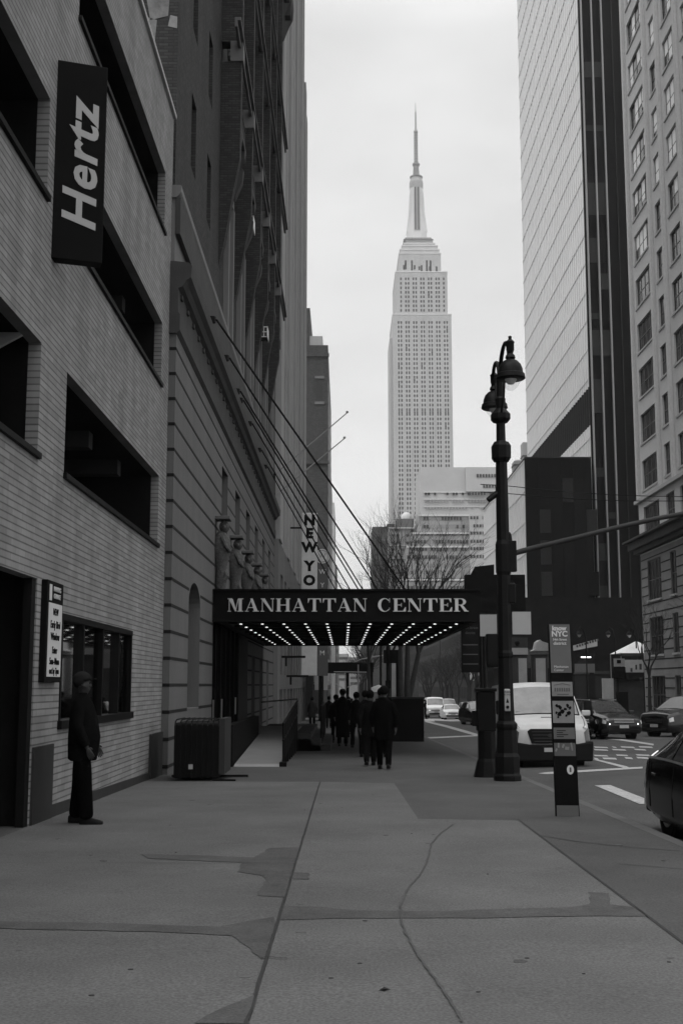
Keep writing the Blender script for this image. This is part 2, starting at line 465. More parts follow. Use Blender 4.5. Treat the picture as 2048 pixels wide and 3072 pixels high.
PATCHES = [
 [(322, 1964), (450, 1967), (585, 1972), (620, 1950), (688, 1948), (671, 2004), (664, 2022), (660, 2063), (590, 2060), (610, 2022), (600, 2014), (545, 2005), (557, 1984), (440, 1979), (340, 1974)],
 [(668, 2006), (710, 2008), (708, 2023), (665, 2022)],
 [(-20, 2119), (250, 2124), (500, 2132), (560, 2122), (632, 2108), (622, 2160), (612, 2198), (598, 2207), (565, 2175), (530, 2152), (380, 2144), (-20, 2136)],
 [(650, 2084), (740, 2086), (820, 2095), (1000, 2096), (1300, 2087), (1355, 2080), (1352, 2052), (1395, 2054), (1400, 2080), (1480, 2090), (1490, 2107), (1300, 2108), (1100, 2112), (800, 2112), (641, 2116)],
 [(440, 2356), (500, 2325), (540, 2305), (590, 2288), (570, 2356)]]
for p in PATCHES:
    q0 = dpts(p); q = []
    for i in range(len(q0)):
        (ax, ay), (bx, by) = q0[i], q0[(i + 1) % len(q0)]; n = max(1, int(math.hypot(bx - ax, by - ay) / .09))
        for k in range(n): q.append((ax + (bx - ax) * k / n + rj2.uniform(-.012, .012), ay + (by - ay) * k / n + rj2.uniform(-.012, .012)))
    sheet('pavement_patch', q, 'patch', .008)
rj = random.Random(3)
jl = [(jx(y) + rj.uniform(-.006, .006), y) for y in [ytop - .25 * k for k in range(80)]]
strip('pavement_joint', jl, lambda i: .013 + .006 * random.Random(i).random(), 'joint', .010)
cr = dpts([(1040, 1895), (1008, 1920), (990, 1942), (980, 1985), (962, 2015), (935, 2045), (920, 2085), (922, 2125), (936, 2155), (958, 2195), (985, 2235), (1015, 2275), (1043, 2318), (1065, 2360)])
fine = []
for i in range(len(cr) - 1):
    for k in range(6):
        t = k / 6; fine.append((cr[i][0] + (cr[i + 1][0] - cr[i][0]) * t + rj.uniform(-.006, .006), cr[i][1] + (cr[i + 1][1] - cr[i][1]) * t))
strip('pavement_crack', fine, lambda i: .010 + .010 * random.Random(i * 7).random(), 'patch', .0115)
strip('pavement_crack', dpts([(600, 2206), (612, 2203), (640, 2206), (658, 2205)]), .012, 'joint', .0135)
strip('pavement_joint', [(b3[0] + .01, b3[1] + 0.1), (b4[0] + .01, b4[1]), (b4[0] + .01, 4)], .014, 'joint', .0135)
strip('pavement_joint', [(WL, 17.9), (jx(17.9), 17.9)], .010, 'slab_dark', .0125)
strip('pavement_joint', [(WL, 11.3), (jx(11.3), 11.3)], .010, 'slab_dark', .0125)
strip('pavement_crack', dpts([(1240, 1921), (1330, 1935), (1450, 1948), (1560, 1956)]), .02, 'joint', .006)
strip('pavement_crack', dpts([(1420, 1986), (1500, 1992), (1566, 1998)]), .015, 'joint', .006)
for x, y in [(882, 2279), (826, 2216), (838, 2118), (1098, 2282), (404, 1960), (945, 1917), (1536, 2213), (700, 1862), (1210, 2204), (300, 2230), (1120, 2010), (1340, 2240), (210, 2290), (760, 2250)]:
    a, b = og(x * DD, y * DD); r_ = rj.uniform(.006, .014)
    o = MB().lathe([(r_, 0), (r_ * .8, .004)], (a, b, gz(b) + .0045), 8, sx=1.3).build('gum_spot', 'joint'); o['kind'] = 'structure'
for k in range(26):
    x_, y_ = rj.uniform(-3.4, 3.2), rj.uniform(5.2, 22); l_ = rj.uniform(.02, .06)
    a_ = rj.uniform(0, 3.1)
    o = MB().prism([(x_ + l_ * rj.uniform(.5, 1) * math.cos(a_ + 2 * math.pi * q / 7), y_ + l_ * rj.uniform(.4, 1) * math.sin(a_ + 2 * math.pi * q / 7)) for q in range(7)], 0, .0015, 'z')
    o.v = [(px, py, pz + gz(py) + .0046) for px, py, pz in o.v]; o = o.build('gum_spot', rj.choice(('patch', 'slab_dark', 'kerb'))); o['kind'] = 'structure'
lf = thing('fallen_leaf', 'tiny curled dark leaf lying on the pavement near the crack', 'leaf', (og(882 * DD, 2279 * DD)[0], og(882 * DD, 2279 * DD)[1], gz(og(882 * DD, 2279 * DD)[1]) + .006))
MB().face([(-.03, 0, 0), (0, -.015, .012), (.035, 0, .004), (0, .02, .014)]).build('blade', 'joint', lf)
# lane markings on the road
def mark(pts, dz=.01):
    q = [og(x, y, -.14) for x, y in pts]
    mb = MB(); 
    def rz_(x): 
        for i in range(len(xs) - 1):
            if xs[i] <= x <= xs[i + 1]: return zc[i] + (zc[i + 1] - zc[i]) * (x - xs[i]) / (xs[i + 1] - xs[i])
        return -.15
    mb.face([(x, y, gz(y) + rz_(x) + dz) for x, y in q]); o = struct('road_marking', mb, 'paint')
mark([(1783, 2361), (1830, 2361), (1932, 2401), (1932, 2417), (1918, 2417)])
mark([(1612, 2323), (1640, 2320), (1927, 2311), (1927, 2316), (1640, 2326)])
mark([(1777, 2287), (1800, 2289), (1880, 2309), (1892, 2315), (1870, 2313)])
mark([(1762, 2217), (1860, 2226), (1960, 2242), (1960, 2247), (1860, 2231), (1762, 2222)])
for y0, yw in ((2250, 4), (2258, 4), (2275, 4), (2283, 5)):
    xx = 1780
    while xx < 1925:
        wd = rj.choice((22, 34, 12, 40)); mark([(xx, y0 - 1), (xx + wd, y0 + 1), (xx + wd + 5, y0 + yw + 1), (xx + 5, y0 + yw - 1)]); xx += wd + rj.choice((14, 26))
mark([(1280, 2166), (1340, 2180), (1400, 2197), (1442, 2210), (1442, 2216), (1396, 2203), (1335, 2185), (1275, 2169)])
mark([(1272, 2160), (1420, 2162), (1420, 2168), (1274, 2168)])
mark([(1270, 2213), (1430, 2210), (1430, 2213), (1270, 2217)])
mark([(1935, 2195), (2048, 2208), (2048, 2211), (1935, 2199)])

# ================================================================ BRICK PARKING GARAGE (left, near)
g = thing('parking_garage', 'pale brick parking garage with long dark slot openings beside the sidewalk', 'building', (-3.75, 25, gz(25)))
g0 = g.location.copy()
def local(mb, off):
    mb.v = [(x - off[0], y - off[1], z - off[2]) for x, y, z in mb.v]; return mb
XB = -3.75
ops = []
for z0, z1 in ((4.26, 5.66), (7.58, 8.88), (10.85, 12.15)):
    ops += [(6.0, 14.45, z0, z1), (15.85, 24.05, z0, z1)]
door = (9.0, 14.68, -.5, 2.74); shop = (16.0, 21.35, .93, 2.38)
mb = MB(); facade(mb, 'x', XB, 3.0, 25.05, -1.0, 13.85, ops + [door, shop], -.16)
mb.face([(XB, 25.05, -1), (XB - 14, 25.05, -1), (XB - 14, 25.05, 13.85), (XB, 25.05, 13.85)])
mb.face([(XB, 3, 13.85), (XB, 25.05, 13.85), (XB - 14, 25.05, 13.85), (XB - 14, 3, 13.85)])
mb.face([(XB, 3, -1), (XB - 14, 3, -1), (XB - 14, 3, 13.85), (XB, 3, 13.85)])
mb.face([(XB - 14, 25.05, -1), (XB - 14, 3, -1), (XB - 14, 3, 13.85), (XB - 14, 25.05, 13.85)])
local(mb, g0).build('wall', 'pale_brick', g)
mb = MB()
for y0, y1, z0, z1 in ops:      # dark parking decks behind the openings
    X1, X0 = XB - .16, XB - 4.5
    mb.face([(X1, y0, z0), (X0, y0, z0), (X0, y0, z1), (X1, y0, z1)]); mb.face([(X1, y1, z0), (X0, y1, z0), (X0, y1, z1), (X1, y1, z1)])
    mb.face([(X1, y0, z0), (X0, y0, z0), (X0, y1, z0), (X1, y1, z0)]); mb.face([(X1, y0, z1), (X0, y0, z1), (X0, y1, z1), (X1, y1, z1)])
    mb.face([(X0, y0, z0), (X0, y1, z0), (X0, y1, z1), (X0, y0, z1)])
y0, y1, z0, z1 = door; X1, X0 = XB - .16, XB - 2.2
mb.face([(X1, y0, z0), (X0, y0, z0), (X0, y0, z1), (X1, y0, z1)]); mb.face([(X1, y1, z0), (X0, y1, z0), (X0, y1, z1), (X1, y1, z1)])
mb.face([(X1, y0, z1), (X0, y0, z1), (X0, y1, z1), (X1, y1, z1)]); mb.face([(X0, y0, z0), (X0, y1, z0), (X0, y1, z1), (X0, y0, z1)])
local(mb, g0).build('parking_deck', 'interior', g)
for y0, y1, z0, z1 in ops:
    for k in range(3): local(MB().box(XB - 3.9, XB - .5, y0 + 1.2 + 2.6 * k, y0 + 1.5 + 2.6 * k, z1 - .28, z1 - .002), g0).build('ceiling_beam', 'panel', g)
    local(MB().box(XB - 1.6, XB - 1.25, (y0 + y1) / 2, (y0 + y1) / 2 + .35, z0 + .002, z1 - .29), g0).build('column', 'panel', g)
pp = [oy(u, v, 14.0) for u, v in ((-14, 918), (66, 1003), (-14, 1046))]
local(MB().prism(pp, 14.0, 14.06, 'y'), g0).build('hanging_panel', 'plate', g)
for y0, y1, z0, z1 in ops:
    local(MB().box(XB - .15, XB + .05, y0 - .03, y1 + .03, z0 - .07, z0 + .005), g0).build('sill', 'dark_metal', g)
    local(MB().box(XB - .14, XB - .09, y0 + .01, y1 - .01, z0 + .006, z0 + .07), g0).build('guard_rail', 'panel', g)
local(MB().box(XB - .3, XB + .06, 2.9, 25.08, 13.86, 13.95), g0).build('roof_edge', 'coping', g)
local(MB().box(XB - .3, XB + .03, 2.9, 25.06, 13.951, 14.02), g0).build('roof_edge', 'dark_metal', g)
def wedge(mb_, X0, X1, y0, y1, zt, below=.5):
    i = len(mb_.v)
    mb_.v += [(X0, y0, gz(y0) - below), (X1, y0, gz(y0) - below), (X1, y1, gz(y1) - below), (X0, y1, gz(y1) - below), (X0, y0, zt(y0)), (X1, y0, zt(y0)), (X1, y1, zt(y1)), (X0, y1, zt(y1))]
    mb_.f += [tuple(i + k for k in q) for q in ((0, 3, 2, 1), (4, 5, 6, 7), (0, 1, 5, 4), (1, 2, 6, 5), (2, 3, 7, 6), (3, 0, 4, 7))]
    return mb_
local(wedge(MB(), XB - .05, XB + .02, 15.72, 25.02, lambda y: gz(y) + .16 - .004 * (y - 16)), g0).build('plinth', 'panel', g)
local(wedge(MB(), XB - .05, XB + .03, 14.70, 15.70, lambda y: .70), g0).build('wall_panel', 'panel', g)
local(wedge(MB(), XB - .05, XB + .045, 23.55, 25.03, lambda y: .50), g0).build('wall_panel', 'panel', g)
local(MB().box(XB - .12, XB - .02, 14.50, 14.69, -.6, 2.73), g0).build('door_frame', 'dark_metal', g)
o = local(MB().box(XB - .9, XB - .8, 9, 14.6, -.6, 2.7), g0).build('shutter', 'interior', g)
# shop window
sw = local(MB(), g0)
mb = MB(); y0, y1, z0, z1 = shop
for a in (y0 + .0, 17.35, 18.75, 20.1, y1 - .07): mb.box(XB - .12, XB + .015, a, a + .07, z0, z1)
mb.box(XB - .12, XB + .02, y0 - .02, y1 + .02, z1 - .07, z1 + .015); mb.box(XB - .12, XB + .06, y0 - .05, y1 + .05, z0 - .06, z0 + .05)
wf = local(mb, g0).build('shop_window', 'black_paint', g)
def pane(y0, y1, z0, z1, x): return MB().face([(x, y0, z0), (x, y1, z0), (x, y1, z1), (x, y0, z1)])
gm = bpy.data.materials.new('shop_glass'); gm.use_nodes = True; t = gm.node_tree; t.nodes.clear()
o_ = t.nodes.new('ShaderNodeOutputMaterial'); mix = t.nodes.new('ShaderNodeMixShader'); tr = t.nodes.new('ShaderNodeBsdfTransparent'); gl = t.nodes.new('ShaderNodeBsdfGlossy'); fr = t.nodes.new('ShaderNodeFresnel')
gl.inputs['Roughness'].default_value = .03; tr.inputs[0].default_value = (.7, .7, .7, 1); fr.inputs[0].default_value = 1.5
t.nodes.new('ShaderNodeValue').outputs[0].default_value = .1
t.links.new(fr.outputs[0], mix.inputs[0]); t.links.new(tr.outputs[0], mix.inputs[1]); t.links.new(gl.outputs[0], mix.inputs[2]); t.links.new(mix.outputs[0], o_.inputs[0])
MATS['shop_glass'] = gm
gm2 = gm.copy(); gm2.name = 'clear_glass'; gm2.node_tree.nodes['Transparent BSDF'].inputs[0].default_value = (.97, .97, .97, 1); MATS['clear_glass'] = gm2
t = gm2.node_tree; t.links.new(t.nodes['Value'].outputs[0], t.nodes['Mix Shader'].inputs[0])
for a, b in ((16.07, 17.35), (17.42, 18.75), (18.82, 20.1), (20.17, 21.28)):
    local(pane(a, b, z0 + .05, z1 - .07, XB - .06), g0).build('pane', 'shop_glass', wf)
# room behind the window with its ceiling spots
mb = MB(); X1, X0 = XB - .16, XB - 4.0; zt = 2.75
mb.face([(X1, 15.9, -.3), (X0, 15.9, -.3), (X0, 15.9, zt), (X1, 15.9, zt)]); mb.face([(X1, 21.5, -.3), (X0, 21.5, -.3), (X0, 21.5, zt), (X1, 21.5, zt)])
mb.face([(X0, 15.9, -.3), (X0, 21.5, -.3), (X0, 21.5, zt), (X0, 15.9, zt)]); mb.face([(X1, 15.9, zt), (X0, 15.9, zt), (X0, 21.5, zt), (X1, 21.5, zt)]); mb.face([(X1, 15.9, -.3), (X0, 15.9, -.3), (X0, 21.5, -.3), (X1, 21.5, -.3)])
local(mb, g0).build('shop_interior', 'shop_mid', g)
for i in range(3):
    for j in range(4):
        local(MB().lathe([(.028, 0), (.028, .02)], (XB - .6 - .75 * i, 16.5 + 1.1 * j, 2.72), 8), g0).build('ceiling_spot', 'bulb', g)
sg = thing('wall_sign', 'narrow black framed sign with pale panel beside the dark garage doorway', 'sign', (XB + .03, 15.3, 1.5))
MB().box(-.03, .05, -.42, .42, -.02, 1.25).build('frame', 'sign_black', sg, bevel=.008)
MB().box(.051, .058, -.35, .35, .05, .97).build('panel', 'sign_pale', sg)
MB().box(.051, .058, -.33, -.22, 1.0, 1.2).build('emblem', 'sign_pale', sg)
rotx = (R(90), 0, R(90))
for i, s_ in enumerate(("PARKING", "GARAGE")): text(s_, 'sign_pale', sg, (.06, .05, 1.15 - .09 * i), .09, rotx)
for s_, z_, sz in (("NEW", .86, .12), ("Early Bird", .70, .13), ("Window", .55, .13), ("Enter", .38, .12), ("5am-10am", .24, .12), ("out by 7pm", .12, .11)):
    text(s_, 'sign_black', sg, (.06, 0, z_), sz, rotx, offset=.002)
# things seen in the shop window
p_ = thing('window_lamp', 'small bright lamp low inside the dark shop window', 'lamp', (XB - .5, 19.6, .95))
MB().lathe([(.05, 0), (.05, .02), (.012, .03), (.012, .12)], (0, 0, 0), 10).build('stand', 'chrome', p_)
MB().ball((0, 0, .16), .045).build('bulb', 'bulb', p_, smooth=True)

# blade sign
hs = thing('blade_sign', 'tall black blade sign with large sideways pale lettering high on the brick garage', 'sign', (XB - .07, 14.85, 6.88), R(19))
MB().box(0.03, .69, -.10, .10, 0, 2.72).build('sign_box', 'sign_black', hs, bevel=.012)
for z_ in (.5, 2.2): MB().box(-.05, .03, -.04, .04, z_, z_ + .08).build('bracket', 'dark_metal', hs)
Mx = Matrix.Rotation(R(90), 4, 'X') @ Matrix.Rotation(R(90), 4, 'Z')
text("Hertz", 'sign_letter', hs, (.395, -.104, 1.27), .60, Mx.to_euler(), offset=.014, shear=.28, sx=1.14, spacing=1.10)

# ================================================================ STONE HALL WITH BRICK UPPER FLOORS
h = thing('event_hall', 'tall dark brick hall on a rusticated stone base with heavy cornice behind the canopy', 'building', (-3.6, 25.06, gz(25)))
h0 = h.location.copy()
XS = -3.6; YE = 62.0
base_ops = [(27.95, 30.2, .9, 3.89), (33.2, 45.5, -2.0, 3.7)]
for k in range(6): base_ops.append((35.1 + 4.45 * k, 36.9 + 4.45 * k, 4.6, 7.9))
base_ops += [(47.5, 49.2, -1, 2.6), (52, 53.8, -1, 2.6), (56.5, 58.3, -1, 2.6)]
mb = MB(); facade(mb, 'x', XS, 25.06, YE, -2.5, 8.95, base_ops, -.35)
mb.face([(XS, 25.06, -2.5), (XS - 10, 25.06, -2.5), (XS - 10, 25.06, 8.95), (XS, 25.06, 8.95)])
mb.face([(XS, YE, -2.5), (XS - 10, YE, -2.5), (XS - 10, YE, 60), (XS, YE, 60)])
local(mb, h0).build('base_wall', 'stone', h)
# arched head of the niche
n = 14; cy, cz, rr = 29.075, 3.35, 1.125
arc = [(cy + rr * math.cos(math.pi * i / n), cz + rr * .48 * math.sin(math.pi * i / n)) for i in range(n + 1)]
local(MB().prism(arc[:n // 2 + 1] + [(cy + rr, 3.89)], XS - .33, XS, 'x'), h0).build('niche_spandrel', 'stone', h)
local(MB().prism(arc[n // 2:] + [(cy - rr, 3.89)], XS - .33, XS, 'x'), h0).build('niche_spandrel', 'stone', h)
local(MB().box(XS - .45, XS - .34, 27.9, 30.3, .8, 3.95), h0).build('niche', 'stone', h)
mb = MB()
for k in range(6):
    mb.box(XS - .36, XS - .3, 35.1 + 4.45 * k, 36.9 + 4.45 * k, 4.6, 7.9)
mb2 = local(mb, h0).build('window', 'glass', h)
mb = MB()
for a in (33.2,): mb.box(XS - .8, XS - .34, 33.1, 45.6, -2, 3.8)
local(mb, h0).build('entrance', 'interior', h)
for k in range(8): local(MB().box(XS - .33, XS - .25, 33.3 + 1.55 * k, 33.42 + 1.55 * k, -1.2, 3.6), h0).build('door_post', 'dark_metal', h)
for k in range(5): local(MB().box(XS - .32, XS - .27, 33.9 + 3.1 * k * .8, 33.93 + 3.1 * k * .8, .4, 1.0), h0).build('door_handle', 'chrome', h)
for k, a in enumerate((47.5, 52, 56.5)): local(MB().box(XS - .36, XS - .3, a, a + 1.7, -1, 2.6), h0).build('window', 'glass', h)
# rustication: dark joints
mb = MB()
zj = 8.62
solid = lambda y0, y1, z: [(a, b) for a, b in _cut(y0, y1, [(o[0], o[1]) for o in base_ops if o[2] - .02 < z < o[3] + .02])]
def _cut(a, b, gaps):
    gaps = sorted(g_ for g_ in gaps if g_[1] > a and g_[0] < b); out_ = []
    for g0_, g1_ in gaps:
        if g0_ > a: out_.append((a, g0_))
        a = max(a, g1_)
    if a < b: out_.append((a, b))
    return out_
while zj > -1.5:
    for a, b in solid(25.06, YE, zj):
        if b - a > .1:
            mb.box(XS - .002, XS + .004, a + .02, b, zj - .034, zj + .034)
    mb.box(XS - .14, XS + .004, 25.052, 25.058, zj - .034, zj + .034)
    zj -= .552
local(mb, h0).build('stone_joints', 'groove', h)
# entablature and parapet
prof = [(-4.3, 8.95), (-3.59, 8.95), (-3.52, 9.02), (-3.52, 9.36), (-3.56, 9.42), (-3.57, 9.95), (-3.47, 10.0), (-3.40, 10.12), (-3.30, 10.2), (-3.28, 10.45), (-3.34, 10.52), (-3.67, 10.56), (-4.3, 10.56)]
local(MB().prism(prof, 24.98, YE, 'y'), h0).build('cornice', 'stone_dark', h)  # darker stone tone carries the shade of the frieze in its colour
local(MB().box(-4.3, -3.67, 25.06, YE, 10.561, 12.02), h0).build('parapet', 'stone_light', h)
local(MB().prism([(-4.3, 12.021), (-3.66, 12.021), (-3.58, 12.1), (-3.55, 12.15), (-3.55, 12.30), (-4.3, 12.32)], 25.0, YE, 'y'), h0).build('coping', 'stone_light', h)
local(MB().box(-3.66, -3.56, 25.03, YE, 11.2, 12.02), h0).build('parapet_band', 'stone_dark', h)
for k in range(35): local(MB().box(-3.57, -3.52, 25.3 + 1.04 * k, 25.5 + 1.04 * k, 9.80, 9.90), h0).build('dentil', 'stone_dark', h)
# brick upper wall
XU = -3.72
wins = []
for k in range(6):
    yc = 36.7 + 4.45 * k
    wins.append((yc - .6, yc + .6, 12.5, 16.8))
    wins.append((yc - .55, yc + .55, 17.6, 19.6))
    for z_ in (21.6, 25.2, 28.8, 32.4): wins.append((yc - .55, yc + .55, z_, z_ + 2.0))
for yc in (28.2, 31.6):
    for z_ in (14.0, 17.6, 21.2, 25.2, 28.8, 32.4): wins.append((yc - .45, yc + .45, z_, z_ + 1.9))
mb = MB(); facade(mb, 'x', XU, 25.2, YE - .1, 12.32, 60, wins, -.25)
mb.face([(XU, 25.2, 10), (XU - 10, 25.2, 10), (XU - 10, 25.2, 60), (XU, 25.2, 60)])
mb.face([(XU, 25.2, 60), (XU - 10, 25.2, 60), (XU - 10, YE, 60), (XU, YE, 60)])
local(mb, h0).build('upper_wall', 'dark_brick', h)
for o in wins:
    y0, y1, z0, z1 = o[:4]
    wn = local(MB().box(XU - .3, XU - .2, y0, y1, z0, z1), h0).build('window', 'glass', h)
    m2_ = MB().box(XU - .2, XU - .15, y0, y1, (z0 + z1) / 2 - .04, (z0 + z1) / 2 + .04).box(XU - .2, XU - .15, (y0 + y1) / 2 - .03, (y0 + y1) / 2 + .03, z0, z1)
    local(m2_, h0).build('sash', 'win_frame', wn)
    if z0 == 12.5:
        m2_ = MB(); m2_.box(XU, XU + .16, y0 - .3, y0, 12.33, 16.8); m2_.box(XU, XU + .16, y1, y1 + .3, 12.33, 16.8)
        a_ = [((y0 + y1) / 2 + .9 * math.cos(math.pi * i / 10), 16.8 + .75 * math.sin(math.pi * i / 10)) for i in range(11)]
        m2_.prism(a_, XU - .1, XU + .14, 'x'); local(m2_, h0).build('window_surround', 'stone_light', h)
        # carved console and little balcony above
        m2_ = MB()
        m2_.prism([(XU, 17.0), (XU + .2, 17.15), (XU + .42, 17.7), (XU + .46, 18.1), (XU + .3, 18.3), (XU + .5, 18.5), (XU + .5, 18.75), (XU, 18.8)], y0 - .2, y0 + .15, 'y')
        m2_.prism([(XU, 17.0), (XU + .2, 17.15), (XU + .42, 17.7), (XU + .46, 18.1), (XU + .3, 18.3), (XU + .5, 18.5), (XU + .5, 18.75), (XU, 18.8)], y1 - .15, y1 + .2, 'y')
        m2_.box(XU, XU + .5, y0 - .35, y1 + .35, 18.76, 18.95)
        for q in range(7): m2_.tube([(XU + .45, y0 - .3 + .3 * q, 18.9), (XU + .45, y0 - .3 + .3 * q, 19.6)], .02, 4)
        m2_.box(XU + .42, XU + .48, y0 - .35, y1 + .35, 19.6, 19.66)
        local(m2_, h0).build('balcony', 'stone_dark', h)
    elif z0 > 20:
        local(MB().box(XU, XU + .1, y0 - .12, y1 + .12, z0 - .14, z0).box(XU, XU + .1, y0 - .18, y0, z0, z1).box(XU, XU + .1, y1, y1 + .18, z0, z1), h0).build('window_surround', 'stone', h)
for k in range(6):
    y_ = 34.5 + 4.45 * k
    local(MB().prism([(XU, 13.8), (-3.55, 14.6), (-3.3, 16.2), (-3.12, 17.2), (-3.1, 20.3), (XU, 20.3)], y_ - .22, y_ + .22, 'y'), h0).build('pilaster', 'dark_brick', h)
    local(MB().box(-3.44, -3.05, y_ - .26, y_ + .26, 20.301, 20.95), h0).build('pilaster_block', 'stone_light', h)
    local(MB().box(XU, -3.08, y_ - .22, y_ + .22, 20.951, 37), h0).build('pilaster', 'dark_brick', h)
for z_, xo in ((21.0, -3.02), (25.9, -3.0), (30.5, -3.02)):
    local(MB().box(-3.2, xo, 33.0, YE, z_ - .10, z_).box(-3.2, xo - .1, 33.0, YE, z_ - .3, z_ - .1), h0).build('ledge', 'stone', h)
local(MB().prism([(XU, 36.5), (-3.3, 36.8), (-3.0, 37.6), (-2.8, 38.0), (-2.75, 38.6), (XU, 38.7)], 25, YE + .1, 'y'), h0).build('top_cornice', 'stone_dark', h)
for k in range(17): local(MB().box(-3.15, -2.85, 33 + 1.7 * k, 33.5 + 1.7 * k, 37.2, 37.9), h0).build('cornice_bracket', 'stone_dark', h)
# pale peeled patches on the west wall above the garage roof
mb = MB()
for pts in ([(-4.35, 16.3), (-3.95, 16.4), (-3.92, 16.9), (-4.1, 17.3), (-3.9, 17.8), (-4.0, 18.6), (-4.5, 18.7), (-4.7, 17.6), (-4.5, 17.1)],
            [(-4.45, 15.3), (-4.25, 15.6), (-4.2, 16.3), (-4.5, 16.4)], [(-3.95, 16.15), (-3.74, 16.1), (-3.74, 16.38), (-3.9, 16.42)]):
    mb.face([(a, 25.19, z_) for a, z_ in pts])
local(mb, h0).build('peeled_paint', 'stain', h)
# air conditioner
for y_, z_, nm in ((42.0, 17.9, 'white caged air conditioner on the dark brick wall'), (50.4, 16.3, 'small pale air conditioner further along the dark brick wall')):
    ac = thing('air_conditioner', nm, 'air conditioner', (XU, y_, z_), group='air conditioners on the dark brick hall')
    MB().box(.0, .42, -.35, .35, 0, .42).build('case', 'stone_dark', ac)
    mb = MB()
    for q in range(4): mb.box(.0 + .14 * q, .03 + .14 * q, -.38, -.355, -.03, .46)
    for q in range(3): mb.box(0, .46, -.38, -.355, -.03 + .22 * q, .01 + .22 * q)
    mb.box(.43, .46, -.38, .38, -.03, .46)
    mb.build('cage', 'white_paint', ac)

# carved figures leaning out over the canopy
for k in range(5):
    y_ = 33.6 + 4.4 * k
    f = thing('carved_console', ['carved stone figure bracket nearest the brick garage, above the canopy', 'second carved stone figure from the brick garage, above the canopy', 'middle of the five carved stone figures above the canopy', 'fourth carved stone figure from the brick garage, above the canopy', 'carved stone figure farthest along, next to the striped hotel'][k], 'sculpture', (XS, y_, 3.95), group='carved figures above the canopy')
    mb = MB(); mb.lathe([(.10, 0), (.14, .3), (.13, .75), (.19, 1.0), (.24, 1.3), (.22, 1.55), (.12, 1.72), (.09, 1.78)], (.16, 0, 0), 12, sx=1.15)
    for s_ in (-1, 1): mb.tube([(.2, .2 * s_, 1.6), (.34, .25 * s_, 1.3), (.42, .12 * s_, 1.2)], [.07, .06, .05], 8)
    mb.tube([(.1, -.12, .2), (.34, -.1, .5), (.2, .1, .85), (.36, .12, 1.1)], [.05, .07, .06, .05], 8)
    mb.build('figure', 'carved', f, smooth=True)
    MB().ball((.24, 0, 1.92), .15, 12, 8, sz=1.2).ball((.24, -.13, 1.9), .06, 8, 6).ball((.24, .13, 1.9), .06, 8, 6).build('head', 'carved', f, smooth=True)
    MB().box(-.02, .42, -.28, .28, 2.1, 2.2).build('cap_stone', 'stone', f, bevel=.02)
# flagpoles
for (u0, v0), (u1, v1), nm in (((870, 1410), (1041, 1238), 'longer thin pale flagpole leaning out from the dark hall facade'), ((905, 1475), (1033, 1315), 'shorter thin pale flagpole just below the longer one')):
    a = oy(u0, v0, 60.5); b = oy(u1, v1, 60.5)
    f = thing('flagpole', nm, 'flagpole', (XS, 60.5, a[1]), group='flagpoles on the hall')
    MB().tube([(0, 0, -.3), (b[0] - XS, 0, b[1] - a[1])], [.05, .025], 8).build('pole', 'pole_light', f, smooth=True)
    MB().ball((b[0] - XS, 0, b[1] - a[1] + .04), .07).build('finial', 'pole_light', f, smooth=True)
    MB().box(-.05, .12, -.12, .12, -.5, -.1).build('socket', 'dark_metal', f)

# ================================================================ CANOPY WITH LETTERS
XM0, XM1, YM0, YM1, ZB, ZT = -3.58, 3.76, 33.0, 54.0, 3.17, 4.01
c = thing('theatre_canopy', 'black theatre canopy over the sidewalk with lit bulbs and pale serif lettering', 'canopy', (0, YM0, 0))
mb = MB()
mb.box(XM0, XM1, 0, .12, ZB, ZT); mb.box(XM0, XM1, 20.88, 21, ZB, ZT)
mb.box(XM1 - .12, XM1, .121, 20.879, ZB, ZT); mb.box(XM0, XM0 + .1, .121, 20.879, ZB, ZT)
mb.build('fascia', 'sign_black', c)
MB().box(XM0 - .01, XM1 + .04, -.05, 21.04, ZT + .001, ZT + .05).build('roof', 'sign_black', c)
MB().box(XM0 - .01, XM1 + .03, -.03, .0, ZB - .0, ZB + .03).build('trim', 'dark_metal', c)
MB().box(XM0 + .1, XM1 - .12, .12, 20.88, 3.36, 3.40).build('ceiling', 'sign_black', c)
for j in range(10):
    MB().box(XM0 + .1, XM1 - .12, 1.4 + 2.05 * j, 1.5 + 2.05 * j, 3.27, 3.359).build('beam', 'dark_metal', c)
bulb_me = None; nb = 0
last = MB()
for j in range(10):
    for i in range(11):
        x_, y_ = -3.02 + .634 * i, 2.45 + 1.97 * j
        if nb < 99:
            if bulb_me is None:
                b_ = MB().ball((0, 0, 0), .048, 10, 6, sz=.36).build('bulb', 'bulb', c, smooth=True); bulb_me = b_
            else:
                b_ = bulb_me.copy(); COL.objects.link(b_); b_.parent = c
            b_.location = (x_, y_, 3.22)
        else: last.ball((x_, y_, 3.22), .048, 10, 6, sz=.36)
        nb += 1
o = last.build('bulb', 'bulb', c); o['kind'] = 'stuff'
